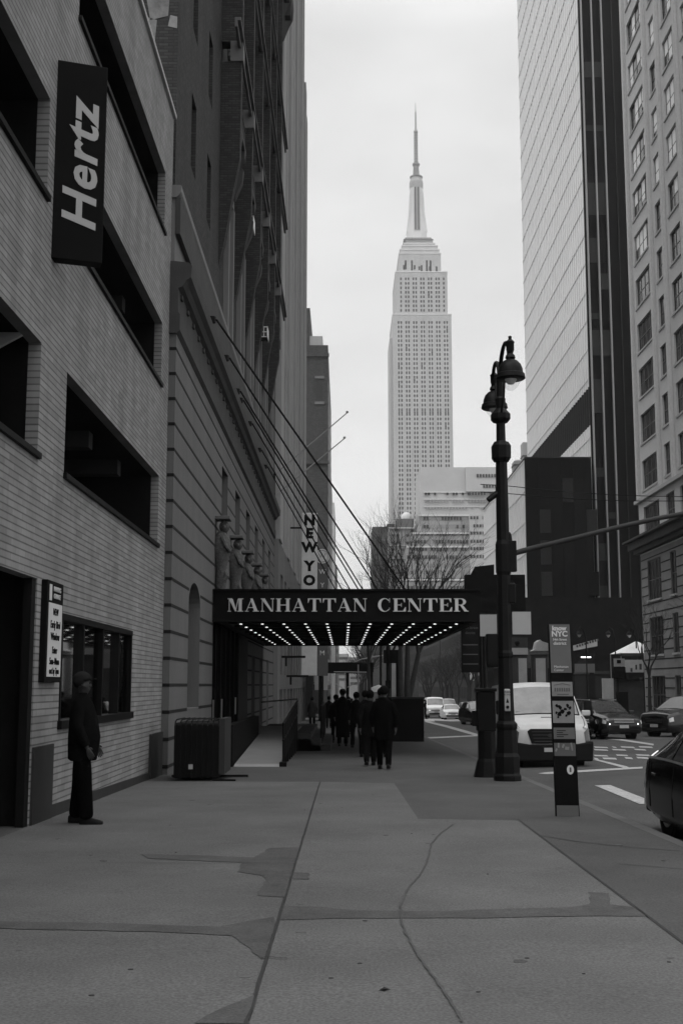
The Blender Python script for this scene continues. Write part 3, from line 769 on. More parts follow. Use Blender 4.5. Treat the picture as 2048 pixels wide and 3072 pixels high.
# serif letters
def glyph(ch):
    S, T = .235, .05      # thick and thin strokes
    P = []
    def q(*p): P.append(list(p))
    def bar(x0, x1, y0, y1): q((x0, y0), (x1, y0), (x1, y1), (x0, y1))
    if ch == 'M':
        W = 1.22; bar(.10, .10 + T, .05, .95); bar(W - .12 - S, W - .12, .05, .95); bar(0, .27, 0, .05); bar(W - S - .22, W, 0, .05)
        bar(0, .34, .95, 1); bar(W - .40, W, .95, 1); q((.10, .95), (.10 + S + .06, .95), (.70, 0.02), (.58, 0.02)); q((.60, .05), (.64, .05), (W - .14 - S, .95), (W - .2 - S, .95))
    elif ch == 'A':
        W = 1.08; q((.09, .05), (.14, .05), (.52, .93), (.49, 1.0)); q((.40, 1), (.58, 1), (.98, .05), (.70, .05)); bar(.24, .76, .28, .33); bar(0, .28, 0, .05); bar(.60, W, 0, .05)
    elif ch == 'N':
        W = 1.05; bar(.10, .10 + T, .05, .95); bar(W - .15, W - .10, .0, .95); q((.05, .95), (.34, .95), (W - .10, 0), (W - .26, 0)); bar(0, .27, 0, .05); bar(W - .28, W, .95, 1); bar(0, .33, .95, 1)
    elif ch == 'H':
        W = 1.12; bar(.09, .09 + S, .05, .95); bar(W - .09 - S, W - .09, .05, .95); bar(.09 + S, W - .09 - S, .47, .53)
        for a in (0, W - S - .18): bar(a, a + S + .18, 0, .05); bar(a, a + S + .18, .95, 1)
    elif ch == 'T':
        W = 1.02; m_ = W / 2; bar(m_ - S / 2, m_ + S / 2, .05, .94); bar(m_ - .22, m_ + .22, 0, .05); bar(.0, W, .94, 1); q((0, .94), (0, .68), (.04, .68), (.14, .94)); q((W, .94), (W, .68), (W - .04, .68), (W - .14, .94))
    elif ch == 'E':
        W = .95; bar(.09, .09 + S, .05, .95); bar(0, W - .06, .95, 1); bar(0, W, 0, .05); bar(.09 + S, .62, .475, .525); q((W - .06, .95), (W - .06, .70), (W - .10, .70), (W - .22, .95)); q((W, .05), (W, .34), (W - .04, .34), (W - .22, .05)); bar(.60, .64, .36, .64)
    elif ch == 'R':
        W = 1.08; bar(.09, .09 + S, .05, .95); bar(0, .45, 0, .05); bar(0, .55, .95, 1)
        n = 12
        for i in range(n):
            a0, a1 = -90 + 180 * i / n, -90 + 180 * (i + 1) / n
            f = lambda a, rx, ry: (.52 + rx * math.cos(R(a)), .735 + ry * math.sin(R(a)))
            q(f(a0, .38, .265), f(a1, .38, .265), f(a1, .16, .215), f(a0, .16, .215))
        bar(.09 + S, .53, .47, .52); q((.46, .47), (.66, .47), (.98, .05), (.76, .02)); bar(.76, W, 0, .05)
    elif ch == 'C':
        W = 1.0; n = 26; P2 = []
        for i in range(n):
            a0, a1 = 42 + 276 * i / n, 42 + 276 * (i + 1) / n
            f = lambda a, rx, ry, cx: (cx + rx * math.cos(R(a)), .5 + ry * math.sin(R(a)))
            q(f(a0, .48, .52, .50), f(a1, .48, .52, .50), f(a1, .31, .47, .56), f(a0, .31, .47, .56))
        bar(.86, .90, .70, 1.0); bar(.86, .89, .16, .30)
    return P, W
def word(s, x0, x1, zb, hgt):
    gs = [glyph(ch) for ch in s]; gap = .14
    tot = sum(w_ for _, w_ in gs) + gap * (len(s) - 1); k = (x1 - x0) / tot; x = x0
    for (P, W_), ch in zip(gs, s):
        mb_ = MB()
        for n_, p in enumerate(P):
            mb_.prism([(x + a * k, zb + b * hgt) for a, b in p], -.055 - .0012 * n_, .0, 'y')
        mb_.build('letter', 'sign_letter_white', c); x += (W_ + gap) * k
xa = [oy(D_ * DD, 1390 * DD, 33)[0] for D_ in (523, 842, 867, 1075)]
zb_ = oy(800, 1405 * DD, 33)[1]; zt_ = oy(800, 1375 * DD, 33)[1]
word("MANHATTAN", xa[0], xa[1], zb_, zt_ - zb_); word("CENTER", xa[2], xa[3], zb_, zt_ - zb_)
# cables holding the canopy
cab = [((645, 959), (1231, 1772)), ((685, 1074), (1183, 1772)), ((718, 1174), (1153, 1772)), ((727, 1201), (1140, 1772)), ((754, 1271), (1113, 1772)), ((782, 1350), (1089, 1772)), ((800, 1400), (1066, 1772))]
for i, (a, b) in enumerate(cab):
    yy, zz = ox(a[0], a[1], -3.42)
    Ye = [36, 46, 53, 53.5, 53.6, 53.7, 53.8][i]
    xe = (b[0] - 1030) / 3600 * Ye
    MB().tube([(-3.5, yy - YM0, zz), (-3.38, yy - YM0, zz), (xe, Ye - YM0, ZT + .04)], [.03, .03, .03], 6).lathe([(.10, -.08), (.10, .08)], (-3.5, yy - YM0, zz), 8).build('support_cable', 'dark_metal', c)

# ================================================================ STRIPED HOTEL, BEHIND THE HALL
n_ = thing('striped_hotel', 'very tall hotel with pale vertical piers rising behind the dark brick hall', 'building', (-3.6, 62.2, gz(62)))
o0 = n_.location.copy()
local(MB().box(-24, -3.62, 62.1, 108.4, -3, 54).box(-24, -3.62, 62.1, 99, 54, 130), o0).build('wall', 'hotel_dark', n_)
y_ = 62.3; k = 0
while y_ < 107.6:
    w_ = 1.5 if k % 3 else 2.3; top_ = 130 if y_ + w_ < 99 else 54.3
    local(MB().box(-3.61, -3.40 if k % 3 else -3.30, y_, y_ + w_, 9.0, top_), o0).build('pier', 'hotel_pale', n_)
    y_ += w_ + 1.35; k += 1
wr = MB()
z_ = 10.5
while z_ < 128:
    wr.box(-3.615, -3.55, 62.4, 98 if z_ > 52 else 107.5, z_, z_ + 1.3); z_ += 3.3
o = local(wr, o0).build('spandrel', 'hotel_pale', n_); o['kind'] = 'stuff'
mb = MB(); hop = [(64.5 + 4.4 * k, 66.8 + 4.4 * k, 2.0, 7.4) for k in range(10)] + [(64.2 + 4.4 * k, 67.2 + 4.4 * k, -2.2, 1.2) for k in range(10)]
facade(mb, 'x', -3.38, 62.1, 108.4, -3, 9.0, hop, -.2); mb.face([(-3.38, 62.1, 9), (-3.62, 62.1, 9), (-3.62, 108.4, 9), (-3.38, 108.4, 9)]); mb.face([(-3.38, 108.4, -3), (-3.62, 108.4, -3), (-3.62, 108.4, 9), (-3.38, 108.4, 9)]); mb.face([(-3.38, 62.1, -3), (-3.62, 62.1, -3), (-3.62, 62.1, 9), (-3.38, 62.1, 9)])
local(mb, o0).build('base_wall', 'stone_light', n_)
for o in hop: local(MB().box(-3.615, -3.57, o[0], o[1], o[2], o[3]), o0).build('window', 'glass', n_)
for y_, z_ in ((66, 2.9), (72, 1.9)):
    a = thing('awning_bar', 'dark flat bracket sign sticking out above the sidewalk' if y_ == 66 else 'lower dark flat bracket sign beyond the first', 'sign', (-3.38, y_, z_))
    MB().box(0, 1.3, -.05, .05, 0, .12).build('bar', 'dark_metal', a); MB().box(.2, .3, -.05, .05, -.45, 0).build('bracket', 'dark_metal', a)
# vertical hotel sign
s = thing('vertical_hotel_sign', 'tall pale vertical sign with black stacked letters on the striped hotel', 'sign', (-3.4, 75, 2.0))
x0, zt0 = oy(905, 1539, 75); x1, _ = oy(952, 1539, 75); x0 += 3.4; x1 += 3.4; zt0 -= 2.0
MB().box(x0, x1, -.12, .12, 0, zt0).build('sign_box', 'sign_pale', s, bevel=.05)
for z_ in (2.0, zt0 - 1): MB().box(-.05, x0, -.05, .05, z_, z_ + .1).build('bracket', 'dark_metal', s)
for ch, v in zip("NEWYORKER", (1563, 1602, 1644, 1700, 1743, 1787, 1830, 1872, 1915)):
    z_ = oy(928, v, 75)[1] - 2.0
    if z_ > .4: text(ch, 'sign_black', s, ((x0 + x1) / 2, -.125, z_), .84, (R(90), 0, 0), 'letter', offset=.05, sx=1.05)
s = thing('round_logo_sign', 'round emblem sign above a dark vertical banner next to the pale letters', 'sign', (-3.4, 75.6, 2.0))
cx_, cz_ = oy(966, 1669, 75.6); cx_ += 3.4; cz_ -= 2.0
MB().tube([(cx_, -.1, cz_), (cx_, .1, cz_)], .46, 32).build('disc', 'sign_pale', s)
MB().tube([(cx_ + .37 * math.cos(2 * math.pi * i / 32), -.115, cz_ + .37 * math.sin(2 * math.pi * i / 32)) for i in range(33)], .016, 6).build('ring', 'totem_pale', s)
mb = MB()
for d_, l_ in ((-.16, .34), (-.055, .40), (.055, .40), (.16, .34)): mb.obox((cx_ + d_, -.112, cz_ + .01 + abs(d_) * .3), (.04, .02, l_ * .8), 0, 0, (.42 if d_ in (-.16, .055) else -.42) * (-1 if d_ < -.1 or d_ > 0 and d_ < .1 else -1))
mb.build('emblem', 'totem_pale', s)
MB().box(cx_ - .33, cx_ + .38, -.08, .08, 0, cz_ - .5).build('banner', 'sign_grey', s)
for ch, z_ in zip("WYNDHAM", [cz_ - 1.0 - .85 * i for i in range(7)]):
    if z_ > .3: text(ch, 'sign_pale', s, (cx_ + .02, -.084, z_), .42, (R(90), 0, 0), 'letter', offset=.004)

# ================================================================ FAR LEFT BUILDINGS
def block(name, label, cat, x0, x1, y0, y1, z1, m, zb=None, group=None, rows=None, frame_mat='band_window'):
    t_ = thing(name, label, cat, ((x0 + x1) / 2, y0, gz(y0)), group=group); o_ = t_.location.copy()
    local(MB().box(x0, x1, y0, y1, (zb if zb is not None else gz(y0) - 3), z1), o_).build('wall', m, t_)
    return t_, o_
t_, o_ = block('brick_tower', 'dark brick office tower with one recessed window strip beyond the striped hotel', 'building', -30, -3.45, 262, 330, 77.2, 'far_brick')
local(MB().box(-30, -7.6, 264, 330, 77.2, 86.5), o_).build('penthouse', 'far_brick', t_)
local(MB().box(-7.6, -4.7, 263, 290, 77.21, 79.6), o_).build('roof_shed', 'hotel_pale', t_)
for v0, v1 in ((1095, 1128), (1132, 1205)):
    xa_, za_ = oy(948, v1, 262); xb_, zb__ = oy(968, v0, 262)
    local(MB().box(xa_, xb_, 261.9, 262.1, za_, zb__), o_).build('window', 'band_window', t_)
    local(MB().box(xa_ - .3, xb_ + .3, 261.7, 261.9, za_ - .6, za_), o_).build('sill', 'stone_light', t_)
rr_ = random.Random(5)
for k in range(26):
    z_ = 70 - 2.9 * k
    local(MB().box(-3.46, -3.40, 264, 328, z_ - 1.5, z_), o_).build('window_row', 'band_window', t_)
for z_ in (74.5, 50, 26): local(MB().box(-30.1, -3.2, 261.6, 262, z_, z_ + .7), o_).build('string_course', 'far_brick', t_)
for (u, v, Y, m_, lb) in ((992, 1410, 432, 'hotel_pale', 'pale narrow building edge just past the dark brick tower'), (1003, 1508, 520, 'white_block', 'palest slim building edge above the canopy beside the sky'), (1010, 1695, 640, 'hotel_dark', 'low dark building edge lowest beside the open sky'), ):
    x_, z_ = oy(u, v, Y); t_, o_ = block('distant_building', lb, 'building', x_ - 40, x_, Y, Y + 60, z_, m_)
    for k in range(14):
        zz_ = z_ - 4 - 4 * k
        if zz_ > 0: local(MB().box(x_ - .1, x_ + .08, Y + 2, Y + 58, zz_, zz_ + 1.8), o_).build('window_row', 'band_window', t_)
for (u0, u1, v, Y, m_, lb) in ((1010, 1046, 1962, 1010, 'white_block_dim', 'low pale building closing the street under the canopy, left'), (1046, 1086, 1972, 990, 'hotel_pale', 'lowest grey building closing the street under the canopy'), (1083, 1120, 1900, 960, 'hotel_dark', 'dark building at the street end right of the bright gap'), (985, 1016, 1935, 900, 'hotel_dark', 'dark building at the street end left of the bright gap')):
    xa_, z_ = oy(u0, v, Y); xb_, _ = oy(u1, v, Y)
    t_, o_ = block('distant_building', lb, 'building', xa_, xb_, Y, Y + 40, z_, m_)
    for k in range(5): local(MB().box(xa_ + 1, xb_ - 1, Y - .3, Y, z_ - 4.5 - 4.4 * k, z_ - 2.6 - 4.4 * k), o_).build('window_row', 'band_window', t_)

# ================================================================ SKYSCRAPER WITH SPIRE
YB = 870
e_ = thing('spired_skyscraper', 'tall pale stepped skyscraper with a long antenna spire against the sky', 'skyscraper', (59, YB, gz(YB)))
eo = e_.location.copy()
def X(u, v=1200, Y=YB): return oy(u, v, Y)[0]
def Z(v, Y=YB): return oy(1250, v, Y)[1]
tiers = [(1176, 1361, 2400, 944, 0, 57), (1187, 1341, 944, 815, 1, 55), (1197, 1323, 815, 755, 4, 50), (1200, 1319, 755, 742, 5, 48), (1206, 1314, 742, 729, 6, 46), (1213, 1306, 729, 719, 8, 44), (1219, 1300, 719, 710, 9, 42)]
for i, (u0, u1, v0, v1, d0, dep) in enumerate(tiers):
    vm = 700 if v1 < 700 else v1
    x0_, x1_ = X(u0, v1), X(u1, v1)
    zb_, zt_ = (gz(YB) - 3 if v0 > 2000 else Z(v0)), Z(v1)
    if i == 0: x0_, x1_ = 36.9, 80.9
    if i == 1: x0_, x1_ = 39.3, 78.3
    local(MB().box(x0_, x1_, YB + d0, YB + dep, zb_, zt_), eo).build('tier', 'empire_stone', e_)
    local(MB().box(x0_ - .25, x1_ + .25, YB + d0 - .25, YB + dep + .25, zt_, zt_ + .8), eo).build('parapet', 'empire_trim', e_)
local(MB().box(35.0, 45, YB + 12, YB + 50, -20, 262), eo).build('side_wing', 'empire_stone', e_)
local(MB().box(26.5, 92, YB + 20, YB + 60, -20, 75), eo).build('podium', 'empire_stone', e_)
pairs = [1147.5 + 0]
wr = MB(); spn = MB()
rw = random.Random(11)
# seven bays; paired windows, darker metal spandrels between storeys
cols = [42.3 + 5.72 * i for i in range(7)]
zrow = 16.0
zs_ = []
while zrow < 270: zs_.append(zrow); zrow += 3.52
zs2 = []; zrow = 279.2
while zrow < 305: zs2.append(zrow); zrow += 3.52
for z_ in zs_:
    tall = 198 < z_ < 202
    for cx_ in cols:
        for s_ in (-1, 1):
            h_ = 3.3 if tall else (2.0 if rw.random() > .03 else 3.3)
            part_box(e_, eo, 'window', 'empire_window', cx_ + s_ * 1.02 - .62, cx_ + s_ * 1.02 + .62, YB - .06, YB + .2, z_, z_ + h_)
for z_ in zs2:
    for i, cx_ in enumerate(cols):
        for s_ in (-1, 1):
            if i in (0, 6) and s_ == (-1 if i == 0 else 1): continue
            part_box(e_, eo, 'window', 'empire_window', cx_ + s_ * 1.02 - .6, cx_ + s_ * 1.02 + .6, YB + .93, YB + 1.2, z_, z_ + (2.0 if rw.random() > .03 else 3.3))
for u in (1212, 1217, 1236, 1244, 1258, 1265, 1281, 1290, 1292, 1310):
    x_ = X(u, 790); h_ = rw.choice((2.2, 3.2, 7)); part_box(e_, eo, 'window', 'empire_window', x_ - .7, x_ + .7, YB + 3.9, YB + 4.2, 311.5 + rw.uniform(0, 2), 313.5 + h_)
for cx_ in cols:
    spn.box(cx_ - .18, cx_ + .18, YB - .13, YB - .07, 14, 270)
    spn.box(cx_ - 1.86, cx_ - 1.66, YB - .10, YB - .02, 14, 270); spn.box(cx_ + 1.66, cx_ + 1.86, YB - .10, YB - .02, 14, 270)
o = local(spn, eo).build('steel_trim', 'empire_trim', e_); o['kind'] = 'stuff'
wr = MB()
for z_ in zs_:
    if z_ < 255:
        for k in range(6): wr.box(36.8, 36.95, YB + 4 + 8 * k, YB + 7 + 8 * k, z_, z_ + 2)
o = local(wr, eo).build('side_window', 'empire_window', e_); o['kind'] = 'stuff'
mx_, my_ = X(1256, 650), YB + 28
kk = (my_) / YB
def r_(px): return px / 3600 * my_ * 1.06 / 2
def Zm(v): return oy(1256, v, my_)[1]
zd = Z(710) + .85
local(MB().box(mx_ - r_(86), mx_ + r_(86), my_ - 20.5, my_ + 18, zd, zd + .55), eo).build('deck_rail', 'empire_grey', e_)
local(MB().box(mx_ - r_(76), mx_ + r_(76), my_ - 18.5, my_ + 16, zd + .55, zd + 2.4), eo).build('observation_deck', 'empire_metal', e_)
for k in range(9): local(MB().box(mx_ - r_(74) + k * r_(148) / 8.2, mx_ - r_(70) + k * r_(148) / 8.2, my_ - 18.7, my_ - 18.5, zd + 1.0, zd + 2.1), eo).build('deck_window', 'empire_window', e_)
local(MB().lathe([(r_(66), zd + 2.4), (r_(62), Zm(700))], (mx_, my_, 0), 8, math.pi / 8), eo).build('mast_foot', 'empire_trim', e_)
local(MB().lathe([(r_(62), Zm(700)), (r_(52), Zm(660)), (r_(44), Zm(620)), (r_(41), Zm(566))], (mx_, my_, 0), 8, math.pi / 8), eo).build('mast', 'empire_trim', e_)
local(MB().box(mx_ - r_(17), mx_ + r_(17), my_ - r_(60), my_ + r_(10), Zm(700), Zm(570)), eo).build('mast_glazing', 'empire_metal', e_)
for s_ in (-1, 1):
    local(MB().box(mx_ - r_(4) + s_ * r_(9), mx_ + r_(2) + s_ * r_(9), my_ - r_(62), my_ - r_(59), Zm(698), Zm(572)), eo).build('glazing_strip', 'empire_window', e_)
    for k in range(2):
        local(MB().prism([(mx_ + s_ * r_(22), Zm(700)), (mx_ + s_ * r_(62), Zm(700)), (mx_ + s_ * r_(46), Zm(640)), (mx_ + s_ * r_(40), Zm(580)), (mx_ + s_ * r_(22), Zm(566))], my_ - r_(30) + k * r_(50), my_ - r_(22) + k * r_(50), 'y'), eo).build('wing', 'empire_trim', e_)
local(MB().lathe([(r_(41), Zm(566)), (r_(41), Zm(548)), (r_(36), Zm(540)), (r_(34), Zm(534))], (mx_, my_, 0), 20), eo).build('lantern', 'empire_metal', e_)
local(MB().lathe([(r_(20), Zm(536)), (r_(38), Zm(533)), (r_(38), Zm(530)), (r_(20), Zm(526))], (mx_, my_, 0), 20), eo).build('lantern_ring', 'empire_grey', e_)
local(MB().lathe([(r_(20), Zm(530)), (r_(16), Zm(500)), (r_(22), Zm(495)), (r_(22), Zm(491)), (r_(10), Zm(488))], (mx_, my_, 0), 16), eo).build('upper_drum', 'empire_grey', e_)
local(MB().lathe([(r_(11), Zm(490)), (r_(10), Zm(440)), (r_(8), Zm(398)), (r_(13), Zm(395)), (r_(13), Zm(392)), (r_(6), Zm(390)), (r_(5), Zm(335)), (r_(2.4), Zm(333)), (r_(1.6), Zm(308))], (mx_, my_, 0), 10), eo).build('antenna', 'empire_metal', e_)
mb = MB()
for k in range(12): mb.lathe([(r_(13), Zm(486 - 8 * k)), (r_(13), Zm(484 - 8 * k))], (mx_, my_, 0), 8)
local(mb, eo).build('antenna_rings', 'empire_grey', e_)

# ================================================================ BUILDINGS IN FRONT OF IT
YW = 560
def slab(t_, o_, u0, u1, v0, v1, Y, dep, m_, name='wall'):
    xa_, zt_ = oy(u0, v0, Y); xb_, _ = oy(u1, v0, Y); zb_ = oy(u0, v1, Y)[1] if v1 < 1900 else gz(Y) - 3
    return local(MB().box(xa_, xb_, Y, Y + dep, zb_, zt_), o_).build(name, m_, t_)
def winrow(t_, o_, u0, u1, v0, v1, Y, pitch, fill, rnd, m_='band_window'):
    x0_, zt_ = oy(u0, v0, Y); x1_, zb_ = oy(u1, v1, Y); x_ = x0_
    while x_ < x1_ - pitch * .6:
        if rnd.random() < fill: part_box(t_, o_, 'window' if m_ == 'band_window' else 'dim_window', m_, x_, x_ + pitch * .66, Y - .22, Y + .1, zb_, zt_)
        x_ += pitch
def P4(x, y): return 1100 + .2551 * x, 1380 + .2551 * y
wb = thing('stepped_office_building', 'pale stepped office building with strip windows in front of the spired skyscraper', 'building', (45, YW, gz(YW))); wo = wb.location.copy()
u, v = P4(625, 85); slab(wb, wo, u, 1492, v, 2500, YW + 16, 40, 'white_block')
u2, v2 = P4(1160, 85); slab(wb, wo, u2, 1494, v2 - .5, P4(0, 370)[1], YW + 14, 30, 'white_block', 'upper_storeys')
rw2 = random.Random(21)
for y0_, y1_, xa_, fill in ((165, 203, 1290, .95), (288, 325, 1365, .6), (380, 412, 1200, .95), (560, 575, 1375, .8)):
    winrow(wb, wo, P4(xa_, 0)[0], P4(1535, 0)[0], P4(0, y0_)[1], P4(0, y1_)[1], YW + 13.8, 5.6 * .25, fill, rw2)
for y0_, y1_ in ((372, 384), (458, 466), (548, 553)):
    u0, v0 = P4(670, y0_); _, v1 = P4(0, y1_); slab(wb, wo, u0, P4(1530, 0)[0], v0, v1, YW + 15.5, .6, 'curtain_line', 'strip_shadow')
for y0_, y1_ in ((384, 412), (466, 498), (556, 575)):
    winrow(wb, wo, P4(680, 0)[0], P4(1530, 0)[0], P4(0, y0_)[1], P4(0, y1_)[1], YW + 15.3, 1.5, .93 if y0_ != 384 else .45, rw2, 'curtain_band' if y0_ == 384 else 'ornate')
# lower wing stepping down to the left
for (xl, yt) in ((610, 640), (545, 850), (470, 1010), (375, 1400)):
    u, v = P4(xl, yt); slab(wb, wo, u, P4(1205, 0)[0], v, 2500, YW + 1.2 * (4 - [640, 850, 1010, 1400].index(yt)) - 1, 14, 'white_block_dim', 'lower_wing')
    slab(wb, wo, u - 1, P4(1205, 0)[0], v, v + 5, YW + 1.2 * (4 - [640, 850, 1010, 1400].index(yt)) - 1.6, .6, 'empire_trim', 'terrace_edge')
u, v = P4(1205, 645); slab(wb, wo, u, P4(1390, 0)[0], v, 2500, YW - .4, 14, 'white_block', 'corner_bay')
for i, (yy_, xl, fl) in enumerate(((670, 630, .45), (765, 630, .3), (850, 640, .5), (945, 560, .72), (1032, 540, .85), (1125, 470, .6), (1225, 620, .12), (1305, 410, .15), (1390, 480, .85), (1485, 480, .7))):
    k_ = 0 if yy_ < 840 else 1 if yy_ < 1005 else 2 if yy_ < 1390 else 3
    Yr = YW + 1.2 * (4 - k_) - 1.2
    winrow(wb, wo, P4(xl, 0)[0], P4(1200, 0)[0], P4(0, yy_ - 2)[1], P4(0, yy_ + 36)[1], Yr + 0.05, 1.42, fl, rw2)
    slab(wb, wo, P4(xl + 5, 0)[0], P4(1195, 0)[0], P4(0, yy_ - 6)[1], P4(0, yy_ + 40)[1], Yr + .12, .2, 'ornate', 'window_band')
    if yy_ < 1200: winrow(wb, wo, P4(1215, 0)[0], P4(1380, 0)[0], P4(0, yy_ - 8)[1], P4(0, yy_ + 26)[1], YW - .4, 1.42, .95, rw2)
# ornate stone block with a rounded roof tank
ob = thing('ornate_stone_building', 'older ornate stone building with a pale domed roof tank behind the bare trees', 'building', (20, 600, gz(600))); oo = ob.location.copy()
u, v = P4(262, 790); slab(ob, oo, u, P4(600, 0)[0], v, 2500, 600, 20, 'ornate')
slab(ob, oo, u - 1.5, P4(560, 0)[0], v, v + 4, 599, 1, 'white_block', 'cornice')
u, v = P4(345, 690); slab(ob, oo, u, P4(552, 0)[0], v, P4(0, 800)[1], 603, 12, 'stone', 'roof_house')
xa_, zb_ = oy(*P4(470, 685), 606); 
local(MB().ball((xa_, 609, zb_), 3.1, 16, 10, sz=1.15), oo).build('roof_tank', 'empire_trim', ob, smooth=True)
for yy_ in (820, 875, 960, 1040, 1160, 1240, 1320, 1400):
    winrow(ob, oo, P4(290, 0)[0], P4(560, 0)[0], P4(0, yy_)[1], P4(0, yy_ + 26)[1], 600, 2.4, .8, rw2)
for yy_ in (1000, 1150): slab(ob, oo, P4(255, 0)[0], P4(500, 0)[0], P4(0, yy_)[1], P4(0, yy_ + 9)[1], 599.4, .6, 'white_block', 'string_course')
db = thing('dark_brick_block', 'dark flat topped brick block at the foot of the spired skyscraper', 'building', (15, 640, gz(640))); do = db.location.copy()
u, v = P4(65, 785); slab(db, do, u, P4(250, 0)[0], v, 2500, 640, 40, 'far_brick')
u, v = P4(235, 752); slab(db, do, u, P4(330, 0)[0], v, 2500, 642, 40, 'far_brick')
slab(db, do, P4(63, 0)[0], P4(252, 0)[0], P4(0, 935)[1], P4(0, 945)[1], 639.4, .6, 'stone', 'string_course')
for yy_ in range(980, 1500, 62): winrow(db, do, P4(90, 0)[0], P4(240, 0)[0], P4(0, yy_)[1], P4(0, yy_ + 24)[1], 640, 3.2, .7, rw2, 'groove')

# ================================================================ GLASS TOWER AND ITS PODIUM (right)
gt = thing('glass_tower', 'huge glass tower with pale ribbed street face and dark mullioned end wall', 'skyscraper', (32, 152, gz(152))); go = gt.location.copy()
XT = 32.0; YT0, YT1 = 152.0, 205.5
def tower_face(t_, o_, x, y0, y1, z0, z1, floor, nm):
    local(MB().box(x, x + 1, y0 + .3, y1, z0, z1), o_).build('glass_wall', 'curtain_sky', t_)
    mb_ = MB(); y_ = y0 + .5
    while y_ < y1: mb_.box(x - .09, x, y_, y_ + .2, z0, z1); y_ += 1.45
    o = local(mb_, o_).build('mullion', 'curtain_sky', t_); o['kind'] = 'stuff'
    mb_ = MB(); z_ = z0 + 1
    while z_ < z1: mb_.box(x - .093, x + .01, y0 + .3, y1, z_, z_ + .15); z_ += floor
    local(mb_, o_).build('floor_line', 'curtain_line', t_)
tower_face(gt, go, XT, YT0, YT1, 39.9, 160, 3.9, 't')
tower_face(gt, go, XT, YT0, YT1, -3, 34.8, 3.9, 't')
local(MB().box(XT + .5, XT + 1.2, YT0 + .3, YT1, 34.8, 39.9), go).build('louvre_band', 'curtain_band', gt)
mb_ = MB(); y_ = YT0 + .5
while y_ < YT1: mb_.box(XT - .1, XT + .5, y_, y_ + .25, 34.8, 39.9); y_ += 1.45
local(mb_, go).build('louvre_fins', 'panel', gt)
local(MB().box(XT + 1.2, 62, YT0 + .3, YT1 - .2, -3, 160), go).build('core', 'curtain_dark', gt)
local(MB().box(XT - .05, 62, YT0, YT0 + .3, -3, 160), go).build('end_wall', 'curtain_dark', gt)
for x_ in (32.25, 33.62, 34.95):
    local(MB().box(x_ - .09, x_ + .09, YT0 - .5, YT0, -3, 160), go).build('end_mullion', 'mullion', gt)
for x_ in (36.4, 37.7, 39.1): local(MB().box(x_ - .05, x_ + .05, YT0 - .2, YT0, -3, 160), go).build('end_mullion', 'curtain_band', gt)
rt = random.Random(4)
z_ = 4
while z_ < 158:
    h_ = rt.choice((.8, 1.2, 2.2, 3.4, 4.5))
    for xa_, xb_ in ((32.35, 33.5), (33.72, 34.85)):
        if rt.random() < .55: local(MB().box(xa_, xb_, YT0 - .04, YT0, z_, z_ + h_), go).build('end_glazing', rt.choice(('curtain_band', 'panel', 'curtain_dark')), gt)
    z_ += h_ + rt.choice((1.5, 3.2, 4.6))
pt = thing('glass_podium', 'low black fronted podium of the glass tower with pale ribbed street face', 'building', (22.7, 148, gz(148))); po = pt.location.copy()
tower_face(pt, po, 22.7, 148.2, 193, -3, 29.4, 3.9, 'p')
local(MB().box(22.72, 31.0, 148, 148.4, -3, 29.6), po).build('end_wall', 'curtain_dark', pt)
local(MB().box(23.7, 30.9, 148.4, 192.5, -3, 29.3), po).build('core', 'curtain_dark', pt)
local(MB().box(22.7, 31.0, 147.9, 193, 29.6, 29.75), po).build('roof_edge', 'curtain_band', pt)
rp2 = random.Random(31)
for k in range(6):
    local(MB().box(22.9 + 1.45 * k, 22.95 + 1.45 * k, 147.93, 147.999, -2, 29.4), po).build('end_mullion', 'shop_dark', pt)
for k in range(7):
    for i in range(6):
        if rp2.random() < .45: local(MB().box(22.98 + 1.45 * i, 24.32 + 1.45 * i, 147.97, 147.999, .6 + 3.9 * k, 3.6 + 3.9 * k), po).build('end_glazing', rp2.choice(('shop_dark', 'car_dark', 'shop_dark', 'interior')), pt)  # reflections on the black wall put in as slightly lighter panes
# rooftop plant
for (u0, v0, u1, v1, Y, nm, m_) in ((1567, 1312, 1583, 1385, 230, 'pale round topped roof tank beside the glass tower', 'white_block'), (1541, 1376, 1572, 1412, 225, 'small pale roof plant box lower than the round tank', 'white_block_dim')):
    xa_, zt_ = oy(u0, v0, Y); xb_, zb_ = oy(u1, v1, Y)
    t_ = thing('roof_plant', nm, 'roof plant', (xa_, Y, zb_)); mb = MB()
    mb.box(0, xb_ - xa_, 0, 3, -6, (zt_ - zb_) * .8); mb.ball(((xb_ - xa_) / 2, 1.5, (zt_ - zb_) * .8), (xb_ - xa_) * .48, 10, 6, sz=.6)
    mb.build('housing', m_, t_); MB().box(-.1, xb_ - xa_ + .1, -.1, 3.1, 1, 1.3).build('band', 'stone', t_)
t_, o_ = block('rear_building', 'grey building carrying the roof tanks behind the podium', 'building', 33.0, 50, 222, 240, oy(1567, 1405, 225)[1], 'white_block_dim')

